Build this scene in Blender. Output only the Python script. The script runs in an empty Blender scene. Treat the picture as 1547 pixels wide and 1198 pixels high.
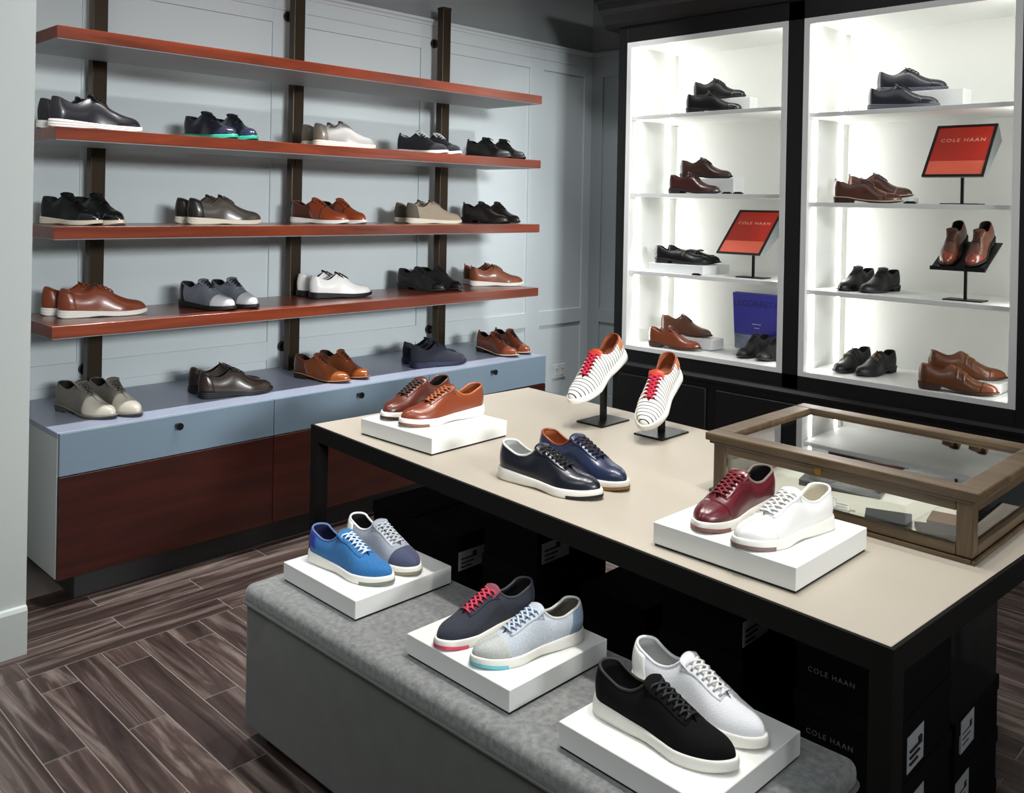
import bpy, bmesh, math, random
import numpy as np
from mathutils import Matrix, Vector, Euler

random.seed(7)
SC = bpy.context.scene
COL = SC.collection
PI = math.pi
R = math.radians

# ------------------------------------------------------------------ camera, world, lights, exposure
cam_d = bpy.data.cameras.new('camera')
cam = bpy.data.objects.new('camera', cam_d)
COL.objects.link(cam)
YAW, PITCH, ROLL = 0.7724, -0.0033, 0.0191
_f = Vector((math.cos(YAW) * math.cos(PITCH), math.sin(YAW) * math.cos(PITCH), math.sin(PITCH)))
_r = Vector((math.sin(YAW), -math.cos(YAW), 0))
_u = _r.cross(_f)
_R = math.cos(ROLL) * _r + math.sin(ROLL) * _u
_U = -math.sin(ROLL) * _r + math.cos(ROLL) * _u
m = Matrix((( _R.x, _U.x, -_f.x, -4.8277), (_R.y, _U.y, -_f.y, -3.9518), (_R.z, _U.z, -_f.z, 1.4566), (0, 0, 0, 1)))
cam.matrix_world = m
cam_d.sensor_width = 36.0
cam_d.lens = 36.0 * 1350.07 / 1547
cam_d.shift_y = -(599 - 311.39) / 1547
cam_d.clip_start = 0.02
SC.camera = cam

w = bpy.data.worlds.new('world')
SC.world = w
w.use_nodes = True
w.node_tree.nodes['Background'].inputs[0].default_value = (0.75, 0.85, 1.0, 1)
w.node_tree.nodes['Background'].inputs[1].default_value = 0.05

SC.view_settings.view_transform = 'Standard'
SC.view_settings.look = 'None'
SC.view_settings.gamma = 1.0
SC.view_settings.use_curve_mapping = False
SC.view_settings.exposure = 0.0

CEIL = 3.25


def spot(name, loc, target, power, angle=70, blend=0.6, radius=0.05, col=(1, 0.97, 0.92)):
    d = bpy.data.lights.new(name, 'SPOT')
    d.energy = power
    d.spot_size = R(angle)
    d.spot_blend = blend
    d.shadow_soft_size = radius
    d.color = col
    o = bpy.data.objects.new(name, d)
    COL.objects.link(o)
    o.location = loc
    o.rotation_euler = (Vector(target) - Vector(loc)).to_track_quat('-Z', 'Y').to_euler()
    return o


def area(name, loc, target, power, sx, sy, col=(1, 1, 1)):
    d = bpy.data.lights.new(name, 'AREA')
    d.shape = 'RECTANGLE'
    d.size, d.size_y = sx, sy
    d.energy = power
    d.color = col
    o = bpy.data.objects.new(name, d)
    COL.objects.link(o)
    o.location = loc
    o.rotation_euler = (Vector(target) - Vector(loc)).to_track_quat('-Z', 'Y').to_euler()
    return o


# ceiling spots over the table and the bench (almost straight down)
for i, (x, y, tx, ty, pw) in enumerate(((-3.00, -2.05, -3.15, -1.95, 88), (-3.02, -2.75, -3.2, -2.65, 88),
                                        (-3.05, -3.35, -3.2, -3.15, 88), (-2.45, -2.3, -2.6, -2.2, 45),
                                        (-2.5, -3.1, -2.6, -3.0, 45))):
    spot('ceiling_spot', (x, y, CEIL - 0.05), (tx, ty, 0.6), pw, 62, 0.7, 0.05)
# unseen fill spots, added far down the room to brighten the shelf wall
for x, tx, pw in ((-5.6, -3.6, 1080), (-4.6, -2.8, 1120), (-3.7, -2.0, 1120), (-3.2, -1.2, 1120), (-4.2, -0.35, 1250)):
    spot('far_fill_spot', (x, -10.5, 2.9), (tx, 0.0, 1.25), pw, 20, 0.8, 0.55, (0.98, 0.99, 1.0))
# ceiling spots right above the shelf fronts
for x in (-3.5, -2.75, -2.0, -1.25):
    spot('ceiling_spot', (x, -0.98, CEIL - 0.05), (x, -0.62, 0.6), 150, 70, 0.8, 0.04, (0.99, 0.99, 1.0))
spot('ceiling_spot', (-1.25, -1.1, CEIL - 0.05), (-0.1, -0.1, 1.0), 55, 60, 0.9, 0.08, (0.99, 0.99, 1.0))  # unseen extra spot, added to brighten the wall corner
# soft area lights added under the ceiling as unseen general fill
for x, y, pw in ((-5.2, -3.4, 34), (-5.2, -6.2, 34), (-2.6, -5.8, 18), (-1.9, -2.2, 8)):
    area('ceiling_fill_light', (x, y, CEIL - 0.02), (x, y, 0), pw, 1.5, 1.5, (0.93, 0.97, 1.0))


# ------------------------------------------------------------------ materials
def lin(c):
    out = []
    for v in c:
        v = v / 255.0
        out.append(v / 12.92 if v <= 0.04045 else ((v + 0.055) / 1.055) ** 2.4)
    return tuple(out) + (1.0,)


_mats = {}


def mat(name, rgb, rough=0.5, metal=0.0, spec=0.5, bump=0.0, bscale=200.0, var=0.0, vscale=8.0, coat=0.0, sheen=0.0):
    if name in _mats:
        return _mats[name]
    m = bpy.data.materials.new(name)
    m.use_nodes = True
    nt = m.node_tree
    b = nt.nodes['Principled BSDF']
    b.inputs['Base Color'].default_value = lin(rgb)
    b.inputs['Roughness'].default_value = rough
    b.inputs['Metallic'].default_value = metal
    b.inputs['Specular IOR Level'].default_value = spec
    b.inputs['Coat Weight'].default_value = coat
    b.inputs['Coat Roughness'].default_value = 0.15
    b.inputs['Sheen Weight'].default_value = sheen
    tc = nt.nodes.new('ShaderNodeTexCoord')
    if var > 0:
        n = nt.nodes.new('ShaderNodeTexNoise')
        n.inputs['Scale'].default_value = vscale
        n.inputs['Detail'].default_value = 5
        nt.links.new(tc.outputs['Object'], n.inputs['Vector'])
        rp = nt.nodes.new('ShaderNodeValToRGB')
        c = lin(rgb)
        rp.color_ramp.elements[0].position = 0.3
        rp.color_ramp.elements[1].position = 0.7
        rp.color_ramp.elements[0].color = tuple(v * (1 - var) for v in c[:3]) + (1,)
        rp.color_ramp.elements[1].color = tuple(min(1, v * (1 + var)) for v in c[:3]) + (1,)
        nt.links.new(n.outputs['Fac'], rp.inputs[0])
        nt.links.new(rp.outputs[0], b.inputs['Base Color'])
    if bump > 0:
        n2 = nt.nodes.new('ShaderNodeTexNoise')
        n2.inputs['Scale'].default_value = bscale
        n2.inputs['Detail'].default_value = 3
        nt.links.new(tc.outputs['Object'], n2.inputs['Vector'])
        bp = nt.nodes.new('ShaderNodeBump')
        bp.inputs['Strength'].default_value = bump
        bp.inputs['Distance'].default_value = 0.002
        nt.links.new(n2.outputs['Fac'], bp.inputs['Height'])
        nt.links.new(bp.outputs[0], b.inputs['Normal'])
    _mats[name] = m
    return m


def wood(name, c1, c2, c3, axis='X', rough=0.35, scale=1.0, coat=0.3, rnd=True, contrast=(0.3, 0.5, 0.72)):
    """long grain along the given local axis"""
    if name in _mats:
        return _mats[name]
    m = bpy.data.materials.new(name)
    m.use_nodes = True
    nt = m.node_tree
    L = nt.links.new
    b = nt.nodes['Principled BSDF']
    b.inputs['Roughness'].default_value = rough
    b.inputs['Coat Weight'].default_value = coat
    b.inputs['Coat Roughness'].default_value = 0.2
    tc = nt.nodes.new('ShaderNodeTexCoord')
    mp = nt.nodes.new('ShaderNodeMapping')
    s = {'X': (0.7, 9, 9), 'Y': (9, 0.7, 9), 'Z': (9, 9, 0.7)}[axis]
    mp.inputs['Scale'].default_value = tuple(v * scale for v in s)
    L(tc.outputs['Object'], mp.inputs['Vector'])
    vec = mp.outputs[0]
    if rnd:
        oi = nt.nodes.new('ShaderNodeObjectInfo')
        mu = nt.nodes.new('ShaderNodeMath')
        mu.operation = 'MULTIPLY'
        mu.inputs[1].default_value = 37.0
        L(oi.outputs['Random'], mu.inputs[0])
        ad = nt.nodes.new('ShaderNodeVectorMath')
        ad.operation = 'ADD'
        L(vec, ad.inputs[0])
        L(mu.outputs[0], ad.inputs[1])
        vec = ad.outputs[0]
    n = nt.nodes.new('ShaderNodeTexNoise')
    n.inputs['Scale'].default_value = 1.6
    n.inputs['Detail'].default_value = 9
    n.inputs['Roughness'].default_value = 0.62
    n.inputs['Distortion'].default_value = 1.2
    L(vec, n.inputs['Vector'])
    rp = nt.nodes.new('ShaderNodeValToRGB')
    rp.color_ramp.elements[0].position = contrast[0]
    rp.color_ramp.elements[0].color = lin(c1)
    rp.color_ramp.elements[1].position = contrast[2]
    rp.color_ramp.elements[1].color = lin(c3)
    e = rp.color_ramp.elements.new(contrast[1])
    e.color = lin(c2)
    L(n.outputs['Fac'], rp.inputs[0])
    out = rp.outputs[0]
    if rnd:
        hs = nt.nodes.new('ShaderNodeHueSaturation')
        mr = nt.nodes.new('ShaderNodeMapRange')
        mr.inputs['To Min'].default_value = 0.8
        mr.inputs['To Max'].default_value = 1.2
        L(oi.outputs['Random'], mr.inputs['Value'])
        L(mr.outputs[0], hs.inputs['Value'])
        L(out, hs.inputs['Color'])
        out = hs.outputs[0]
    L(out, b.inputs['Base Color'])
    bp = nt.nodes.new('ShaderNodeBump')
    bp.inputs['Strength'].default_value = 0.15
    bp.inputs['Distance'].default_value = 0.002
    L(n.outputs['Fac'], bp.inputs['Height'])
    L(bp.outputs[0], b.inputs['Normal'])
    _mats[name] = m
    return m


def emit(name, rgb, strength):
    if name in _mats:
        return _mats[name]
    m = bpy.data.materials.new(name)
    m.use_nodes = True
    nt = m.node_tree
    nt.nodes.remove(nt.nodes['Principled BSDF'])
    e = nt.nodes.new('ShaderNodeEmission')
    e.inputs[0].default_value = rgb + (1,)
    e.inputs[1].default_value = strength
    nt.links.new(e.outputs[0], nt.nodes['Material Output'].inputs[0])
    _mats[name] = m
    return m


def glass(name, tint=(0.97, 0.99, 0.985), ior=1.5, boost=1.0):
    if name in _mats:
        return _mats[name]
    m = bpy.data.materials.new(name)
    m.use_nodes = True
    nt = m.node_tree
    nt.nodes.remove(nt.nodes['Principled BSDF'])
    t = nt.nodes.new('ShaderNodeBsdfTransparent')
    t.inputs[0].default_value = tint + (1,)
    g = nt.nodes.new('ShaderNodeBsdfGlossy')
    g.inputs['Roughness'].default_value = 0.02
    f = nt.nodes.new('ShaderNodeFresnel')
    f.inputs[0].default_value = ior
    mx = nt.nodes.new('ShaderNodeMixShader')
    mu = nt.nodes.new('ShaderNodeMath')
    mu.operation = 'MULTIPLY'
    mu.use_clamp = True
    mu.inputs[1].default_value = boost
    nt.links.new(f.outputs[0], mu.inputs[0])
    nt.links.new(mu.outputs[0], mx.inputs[0])
    nt.links.new(t.outputs[0], mx.inputs[1])
    nt.links.new(g.outputs[0], mx.inputs[2])
    nt.links.new(mx.outputs[0], nt.nodes['Material Output'].inputs[0])
    _mats[name] = m
    return m


def stripes(name, base, line, period, frac, rough=0.7):
    """woven stripes across the shoe, along local x"""
    if name in _mats:
        return _mats[name]
    m = bpy.data.materials.new(name)
    m.use_nodes = True
    nt = m.node_tree
    L = nt.links.new
    b = nt.nodes['Principled BSDF']
    b.inputs['Roughness'].default_value = rough
    tc = nt.nodes.new('ShaderNodeTexCoord')
    sp = nt.nodes.new('ShaderNodeSeparateXYZ')
    L(tc.outputs['Object'], sp.inputs[0])
    d = nt.nodes.new('ShaderNodeMath')
    d.operation = 'DIVIDE'
    d.inputs[1].default_value = period
    L(sp.outputs[0], d.inputs[0])
    fr = nt.nodes.new('ShaderNodeMath')
    fr.operation = 'FRACT'
    L(d.outputs[0], fr.inputs[0])
    lt = nt.nodes.new('ShaderNodeMath')
    lt.operation = 'LESS_THAN'
    lt.inputs[1].default_value = frac
    L(fr.outputs[0], lt.inputs[0])
    mx = nt.nodes.new('ShaderNodeMix')
    mx.data_type = 'RGBA'
    mx.inputs['A'].default_value = lin(base)
    mx.inputs['B'].default_value = lin(line)
    L(lt.outputs[0], mx.inputs['Factor'])
    L(mx.outputs['Result'], b.inputs['Base Color'])
    _mats[name] = m
    return m


M_WALL = mat('wall_paint', (128, 133, 134), 0.6)
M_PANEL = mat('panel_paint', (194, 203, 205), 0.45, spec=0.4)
M_PANEL_SHADED = mat('panel_paint_shaded', (150, 158, 160), 0.45, spec=0.4)  # same panel paint, with the dimmer cabinet wall's shade in its colour
M_STUB = mat('stub_paint', (200, 206, 202), 0.6)
M_CEIL = mat('ceiling_paint', (120, 118, 114), 0.8)
M_GROUT = mat('grout', (128, 118, 110), 0.9)
M_TILE = wood('wood_look_tile', (28, 18, 15), (66, 51, 46), (134, 120, 113), 'Y', 0.42, 1.25, 0.1, contrast=(0.30, 0.49, 0.74))
M_MAHOG = wood('mahogany', (72, 26, 12), (106, 42, 19), (130, 56, 26), 'X', 0.32, 1.0, 0.4)
M_MAHOG_SHADED = wood('mahogany_shaded', (36, 9, 4), (56, 16, 7), (70, 23, 10), 'X', 0.4, 1.0, 0.2)  # same wood as the shelves, darkened for the weak light on the base fronts
M_BRONZE = mat('bronze_post', (58, 48, 36), 0.38, metal=0.7)
M_BLUE = mat('blue_grey_lacquer', (116, 134, 148), 0.4)
M_BLUETOP = mat('blue_grey_top', (150, 157, 174), 0.35)
M_KICK = mat('kick_grey', (52, 52, 52), 0.6)
M_BLACK = mat('black_paint', (14, 14, 15), 0.45)
M_BLACKM = mat('black_metal', (16, 16, 17), 0.4, metal=0.3)
M_FRAME = mat('table_frame_dark', (12, 10, 8), 0.75, spec=0.2)
M_BEIGE = mat('beige_laminate', (176, 168, 154), 0.5, bump=0.05, bscale=600)
M_WHITE = mat('white_lacquer', (232, 233, 230), 0.4)
M_SHADOWGAP = mat('plinth_base_black', (18, 18, 18), 0.7)
M_NICHE = mat('niche_white', (228, 230, 226), 0.45)
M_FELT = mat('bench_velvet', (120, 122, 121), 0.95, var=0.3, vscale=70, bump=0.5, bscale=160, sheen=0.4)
M_FELT_SHADED = mat('bench_velvet_shaded', (80, 84, 78), 0.95, var=0.10, vscale=14, bump=0.35, bscale=240, sheen=0.3)  # same velvet as the top; shade of the upright faces is in the colour
M_CASEWOOD = wood('case_wood', (58, 45, 30), (84, 67, 46), (110, 91, 66), 'Y', 0.4, 2.0, 0.2, rnd=False)
M_CASEWOODX = wood('case_wood_x', (58, 45, 30), (84, 67, 46), (110, 91, 66), 'X', 0.4, 2.0, 0.2, rnd=False)
M_CASEWOODZ = wood('case_wood_z', (58, 45, 30), (84, 67, 46), (110, 91, 66), 'Z', 0.4, 2.0, 0.2, rnd=False)
M_CREAM = mat('case_liner', (214, 208, 194), 0.8)
M_GLASS = glass('case_glass', boost=2.2)
M_ACRYL = mat('acrylic_white', (236, 238, 238), 0.25)
M_BOX = mat('box_black', (11, 11, 11), 0.9, spec=0.1)
M_BOXLID = mat('box_lid_black', (13, 13, 13), 0.9, spec=0.1)
M_LABEL = mat('paper_label', (160, 164, 168), 0.7)
M_INK = mat('ink', (30, 30, 30), 0.8)
M_SILVERINK = mat('silver_foil', (112, 108, 100), 0.5)
M_RED = mat('sign_red', (190, 40, 20), 0.35)
M_SALMON = mat('sign_salmon', (232, 104, 78), 0.35)
M_SIGNTXT = mat('sign_letter', (244, 200, 176), 0.5)
M_SIGNSIDE = mat('sign_side_grey', (112, 118, 120), 0.3)
M_BRASS = mat('brass', (168, 126, 62), 0.3, metal=1.0)
M_LED = emit('led_strip', (1.0, 0.98, 0.95), 23.0)
M_OUTLET = mat('outlet_plastic', (205, 208, 208), 0.4)
M_BOOKBLUE = mat('book_blue', (58, 56, 150), 0.35)
M_BOOKDARK = mat('book_ink', (26, 24, 92), 0.5)
M_PAGES = mat('book_pages', (222, 218, 206), 0.8)
M_BOOKPIC = mat('book_photo', (118, 128, 150), 0.4, var=0.4, vscale=18)


# ------------------------------------------------------------------ mesh helpers
class MB:
    def __init__(s):
        s.v, s.f, s.mi = [], [], []

    def add(s, v, f, mi=0):
        n = len(s.v)
        s.v += [tuple(p) for p in v]
        s.f += [tuple(i + n for i in q) for q in f]
        s.mi += [mi] * len(f)
        return s

    def box(s, a, b, mi=0):
        x0, y0, z0 = a
        x1, y1, z1 = b
        x0, x1 = min(x0, x1), max(x0, x1)
        y0, y1 = min(y0, y1), max(y0, y1)
        z0, z1 = min(z0, z1), max(z0, z1)
        v = [(x0, y0, z0), (x1, y0, z0), (x1, y1, z0), (x0, y1, z0), (x0, y0, z1), (x1, y0, z1), (x1, y1, z1), (x0, y1, z1)]
        return s.add(v, [(3, 2, 1, 0), (4, 5, 6, 7), (0, 1, 5, 4), (1, 2, 6, 5), (2, 3, 7, 6), (3, 0, 4, 7)], mi)

    def prism(s, pts, axis, a, b, mi=0):
        """extrude 2d polygon pts along axis from a to b; 2d coords are the other two axes in xyz order"""
        n = len(pts)

        def p3(p, t):
            return {'x': (t, p[0], p[1]), 'y': (p[0], t, p[1]), 'z': (p[0], p[1], t)}[axis]
        v = [p3(p, a) for p in pts] + [p3(p, b) for p in pts]
        f = [tuple(range(n))[::-1], tuple(range(n, 2 * n))] + [(i, (i + 1) % n, n + (i + 1) % n, n + i) for i in range(n)]
        return s.add(v, f, mi)

    def grid(s, P, mi=0, flip=False):
        """P: array (a,b,3)"""
        a, b = P.shape[:2]
        v = P.reshape(-1, 3).tolist()
        f = []
        for i in range(a - 1):
            for j in range(b - 1):
                q = (i * b + j, (i + 1) * b + j, (i + 1) * b + j + 1, i * b + j + 1)
                f.append(q[::-1] if flip else q)
        return s.add(v, f, mi)

    def loops(s, rings, cap0=True, cap1=True, mi=0):
        n = len(rings[0])
        v, f = [], []
        for r in rings:
            v += [tuple(p) for p in r]
        for k in range(len(rings) - 1):
            for i in range(n):
                f.append((k * n + i, k * n + (i + 1) % n, (k + 1) * n + (i + 1) % n, (k + 1) * n + i))
        if cap0:
            f.append(tuple(range(n))[::-1])
        if cap1:
            f.append(tuple(range((len(rings) - 1) * n, len(rings) * n)))
        return s.add(v, f, mi)

    def tube(s, pts, r, k=6, closed=False, mi=0, flat=1.0):
        P = [Vector(p) for p in pts]
        n = len(P)
        rings = []
        prev = None
        for i in range(n):
            a = P[i - 1] if (i > 0 or closed) else P[i]
            c = P[(i + 1) % n] if (i < n - 1 or closed) else P[i]
            t = (c - a).normalized()
            up = Vector((0, 0, 1)) if abs(t.z) < 0.95 else Vector((1, 0, 0))
            sd = t.cross(up).normalized()
            if prev is not None and sd.dot(prev) < 0:
                sd = -sd
            prev = sd
            nn = sd.cross(t).normalized()
            rings.append([P[i] + r * math.cos(2 * PI * j / k) * sd + flat * r * math.sin(2 * PI * j / k) * nn for j in range(k)])
        if closed:
            rings.append(rings[0])
        return s.loops(rings, not closed, not closed, mi)

    def cyl(s, c, r, h, k=20, mi=0, axis='z', r2=None):
        r2 = r if r2 is None else r2
        rings = []
        for t, rr in ((0, r), (h, r2)):
            ring = []
            for j in range(k):
                a = 2 * PI * j / k
                x, y = rr * math.cos(a), rr * math.sin(a)
                ring.append({'z': (c[0] + x, c[1] + y, c[2] + t), 'y': (c[0] + x, c[1] + t, c[2] - y), 'x': (c[0] + t, c[1] + x, c[2] + y)}[axis])
            rings.append(ring)
        return s.loops(rings, mi=mi)

    def mesh(s, name, mats, smooth=False, weld=0.0, bevel=0.0, segs=2):
        me = bpy.data.meshes.new(name)
        me.from_pydata(s.v, [], s.f)
        mats = mats if isinstance(mats, (list, tuple)) else [mats]
        for mm in mats:
            me.materials.append(mm)
        if len(mats) > 1:
            me.polygons.foreach_set('material_index', s.mi)
        bm = bmesh.new()
        bm.from_mesh(me)
        if weld:
            bmesh.ops.remove_doubles(bm, verts=bm.verts, dist=weld)
        if bevel:
            es = [e for e in bm.edges if len(e.link_faces) == 2 and e.calc_face_angle(0) > 0.5]
            bmesh.ops.bevel(bm, geom=es, offset=bevel, offset_type='OFFSET', segments=segs, profile=0.5, affect='EDGES', clamp_overlap=True)
        bmesh.ops.recalc_face_normals(bm, faces=bm.faces)
        bm.to_mesh(me)
        bm.free()
        if smooth:
            me.polygons.foreach_set('use_smooth', [True] * len(me.polygons))
        me.update()
        return me

    def build(s, name, mats, parent=None, loc=None, rot=None, **kw):
        return link(name, s.mesh(name, mats, **kw), parent, loc, rot)


def link(name, me, parent=None, loc=None, rot=None):
    o = bpy.data.objects.new(name, me)
    COL.objects.link(o)
    if parent is not None:
        o.parent = parent
    if loc is not None:
        o.location = loc
    if rot is not None:
        o.rotation_euler = rot
    return o


def smooth_by_angle(o, ang=0.6):
    me = o.data
    me.polygons.foreach_set('use_smooth', [True] * len(me.polygons))
    bm = bmesh.new()
    bm.from_mesh(me)
    for e in bm.edges:
        if len(e.link_faces) == 2:
            e.smooth = e.calc_face_angle(0) < ang
    bm.to_mesh(me)
    bm.free()
    return o


def tag(o, label, cat, group=None):
    o['label'] = label
    o['category'] = cat
    if group:
        o['group'] = group
    return o


def empty(name, loc=(0, 0, 0), rz=0.0):
    o = bpy.data.objects.new(name, None)
    o.empty_display_size = 0.05
    COL.objects.link(o)
    o.location = loc
    o.rotation_euler = (0, 0, rz)
    return o


def struct(o):
    o['kind'] = 'structure'
    return o


def text(body, size, material, parent, loc, rot, extrude=0.0004, spacing=1.0, name='lettering', align='CENTER'):
    cu = bpy.data.curves.new('lettering_curve', 'FONT')
    cu.body = body
    cu.size = size
    cu.extrude = extrude
    cu.space_character = spacing
    cu.align_x = align
    cu.align_y = 'CENTER'
    cu.resolution_u = 3
    t = bpy.data.objects.new('tmp_text', cu)
    COL.objects.link(t)
    dg = bpy.context.evaluated_depsgraph_get()
    dg.update()
    me = bpy.data.meshes.new_from_object(t.evaluated_get(dg))
    bpy.data.objects.remove(t)
    bpy.data.curves.remove(cu)
    me.materials.clear()
    me.materials.append(material)
    return link(name, me, parent, loc, rot)


# ------------------------------------------------------------------ room shell
X0, Y0 = -8.0, -12.0
fl = MB().box((X0, Y0, -0.12), (0.0, 0.0, -0.0015)).build('floor', M_GROUT)
struct(fl)
PW, PL, GAP = 0.1085, 0.70, 0.004


def plank_mesh(l, wd):
    return MB().box((-wd / 2 + GAP / 2, -l / 2 + GAP / 2, -0.008), (wd / 2 - GAP / 2, l / 2 - GAP / 2, 0.0)).mesh('floor_plank', M_TILE, bevel=0.0008, segs=1)


pm = plank_mesh(PL, PW)
pmb = plank_mesh(0.665, 0.113)
rest = MB()
# border rows along the shelf wall
for r_, yc in enumerate((-0.996, -0.883, -0.770, -0.657, -0.544)):
    off = -3.232 if r_ % 2 == 0 else -3.564
    k0 = math.floor((X0 - off) / 0.665)
    for k in range(k0, 13):
        xc = off + (k + 0.5) * 0.665
        if xc > -0.3 or xc < X0:
            continue
        if -4.2 < xc < -2.2:
            link('floor_plank', pmb, fl, (xc, yc, 0), (0, 0, PI / 2))
        else:
            rest.box((xc - 0.331, yc - 0.055, -0.008), (xc + 0.331, yc + 0.055, 0))
ncol = 0
for c in range(-42, 33):
    xc = -3.47 + (c + 0.5) * PW
    off = -1.174 if c % 2 == 0 else -1.523
    if xc < X0 + 0.1 or xc > -0.1:
        continue
    for k in range(-1, 16):
        y1 = off + 0.70 - k * PL + (0 if True else 0)
        y0 = y1 - PL
        if y0 > -1.0525:
            continue
        if y0 < Y0:
            continue
        near_left = (-4.75 < xc < -3.3 and y1 > -3.4)
        near_right = (-2.9 < xc < -0.7 and y1 > -4.0 and y0 < -2.9)
        if y1 > -1.0525:
            l = -1.0525 - y0
            mm = plank_mesh(l, PW)
            if near_left:
                link('floor_plank', mm, fl, (xc, y0 + l / 2, 0))
            else:
                rest.box((xc - PW / 2 + GAP / 2, y0 + GAP / 2, -0.008), (xc + PW / 2 - GAP / 2, -1.0525 - GAP / 2, 0))
        elif near_left or near_right:
            link('floor_plank', pm, fl, (xc, (y0 + y1) / 2, 0))
        else:
            rest.box((xc - PW / 2 + GAP / 2, y0 + GAP / 2, -0.008), (xc + PW / 2 - GAP / 2, y1 - GAP / 2, 0))
ro = rest.build('floor_planks_far', M_TILE, fl)
ro['kind'] = 'stuff'

# shelf wall (plane y = 0) with panelling
wl = struct(MB().box((X0, 0.0, -0.1), (0.12, 0.12, CEIL)).build('wall_left', M_WALL))
stile_x = [(-3.93, -3.80), (-3.40, -3.30), (-2.50, -2.37), (-1.55, -1.40), (-0.64, -0.51), (-0.09, 0.0)]
D = 0.014
for a, b in stile_x:
    MB().box((a, -D, 0.0), (b, 0.0, 2.47)).build('stile', M_PANEL, wl, bevel=0.0015, segs=1)
for i in range(len(stile_x) - 1):
    a, b = stile_x[i][1], stile_x[i + 1][0]
    MB().box((a, -D, 2.33), (b, 0.0, 2.47)).build('rail', M_PANEL, wl, bevel=0.0015, segs=1)
    MB().box((a, -D, 0.655), (b, 0.0, 0.75)).build('rail', M_PANEL, wl, bevel=0.0015, segs=1)
    MB().box((a, -D, 0.0), (b, 0.0, 0.16)).build('rail', M_PANEL, wl, bevel=0.0015, segs=1)
    MB().box((a, -0.003, 0.75), (b, 0.0, 2.33)).build('panel', M_PANEL, wl)
    MB().box((a, -0.003, 0.16), (b, 0.0, 0.655)).build('panel', M_PANEL, wl)
MB().prism([(0, 2.47), (-0.018, 2.47), (-0.022, 2.482), (-0.034, 2.49), (-0.034, 2.503), (0, 2.503)], 'x', -3.93, 0.0).build('cap_rail', M_PANEL, wl)
MB().prism([(-D, 2.395), (-D - 0.006, 2.397), (-D - 0.006, 2.405), (-D, 2.408)], 'x', -3.93, 0.0).build('bead', M_PANEL, wl)

# cabinet wall (plane x = 0)
wb = struct(MB().box((0.0, Y0, -0.1), (0.12, 0.0, CEIL)).build('wall_back', M_WALL))
MB().box((-D, -0.11, 0.0), (0, -0.0, 2.47)).build('stile', M_PANEL_SHADED, wb, bevel=0.0015, segs=1)
MB().box((-D, -0.62, 0.0), (0, -0.36, 2.47)).build('stile', M_PANEL_SHADED, wb, bevel=0.0015, segs=1)
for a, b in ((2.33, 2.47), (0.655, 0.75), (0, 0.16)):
    MB().box((-D, -0.36, a), (0, -0.11, b)).build('rail', M_PANEL_SHADED, wb, bevel=0.0015, segs=1)
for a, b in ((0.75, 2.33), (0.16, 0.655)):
    MB().box((-0.003, -0.36, a), (0, -0.11, b)).build('panel', M_PANEL_SHADED, wb)
MB().prism([(0, 2.47), (-0.018, 2.47), (-0.022, 2.482), (-0.034, 2.49), (-0.034, 2.503), (0, 2.503)], 'y', -0.62, 0.0).build('cap_rail', M_PANEL_SHADED, wb)

# white wall return at the left edge of the picture
ws = struct(MB().box((X0, -0.883, 0.0), (-3.857, -0.001, CEIL)).build('wall_near_left', M_STUB))
struct(MB().prism([(-0.883, 0), (-0.899, 0), (-0.899, 0.138), (-0.894, 0.149), (-0.883, 0.152)], 'x', X0, -3.857).build('baseboard_near_left', M_STUB))
struct(MB().box((X0 - 0.12, Y0, -0.1), (X0, 0, CEIL)).build('wall_front', M_STUB))
struct(MB().box((X0 - 0.12, Y0 - 0.12, -0.1), (0.12, Y0, CEIL)).build('wall_right', M_STUB))
struct(MB().box((X0, Y0, CEIL), (0.12, 0.12, CEIL + 0.1)).build('ceiling', M_CEIL))

# ------------------------------------------------------------------ shelf wall unit
XL, XR, YF, YBK = -3.688, -1.13, -0.5685, -0.13
SZ = [2.0603, 1.6994, 1.3414, 0.9851]
TH = 0.0444
ordn = ['topmost empty wall shelf of red-brown wood', 'second red-brown wooden wall shelf from the top, holding five pairs',
        'third red-brown wooden wall shelf from the top, holding five pairs', 'lowest red-brown wooden wall shelf, just above the blue base']
for z, lb in zip(SZ, ordn):
    o = MB().box((XL, YF, z - TH), (XR, YBK, z)).build('wall_shelf', M_MAHOG, bevel=0.0012, segs=1)
    MB().box((XL + 0.004, YF + 0.004, z - TH - 0.003), (XR - 0.004, YBK - 0.002, z - TH)).build('underside', mat('shelf_underside', (158, 164, 168), 0.5), o)
    tag(o, lb, 'shelf', 'red-brown wall shelves')
for x, lb in ((-3.37, 'leftmost dark bronze shelf post, beside the white wall end'), (-2.42, 'middle dark bronze shelf post'), (-1.46, 'rightmost dark bronze shelf post, whose top end is in view')):
    r_ = empty('shelf_post', (x, -0.105, 0.6164))
    tag(r_, lb, 'post', 'bronze shelf posts')
    MB().box((-0.03, -0.024, 0), (0.03, 0.024, 1.93)).build('bar', M_BRONZE, r_, bevel=0.003)
    MB().box((-0.032, -0.026, 1.93), (0.032, 0.026, 1.945)).build('end_cap', M_BRONZE, r_, bevel=0.003)
    for z in (0.103, 1.75):
        s_ = MB().cyl((0, 0.02, z), 0.010, 0.075, 16, axis='y').build('standoff', M_BRONZE, r_, smooth=False)
        MB().cyl((0, 0.074, z), 0.024, 0.013, 20, axis='y', r2=0.026).build('rose', M_BRONZE, s_)
    for z in SZ:
        MB().box((-0.012, -0.027, z - 0.6164 - TH - 0.033), (0.012, -0.02, z - 0.6164 - TH - 0.003)).build('bracket', M_BRONZE, r_)

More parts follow.
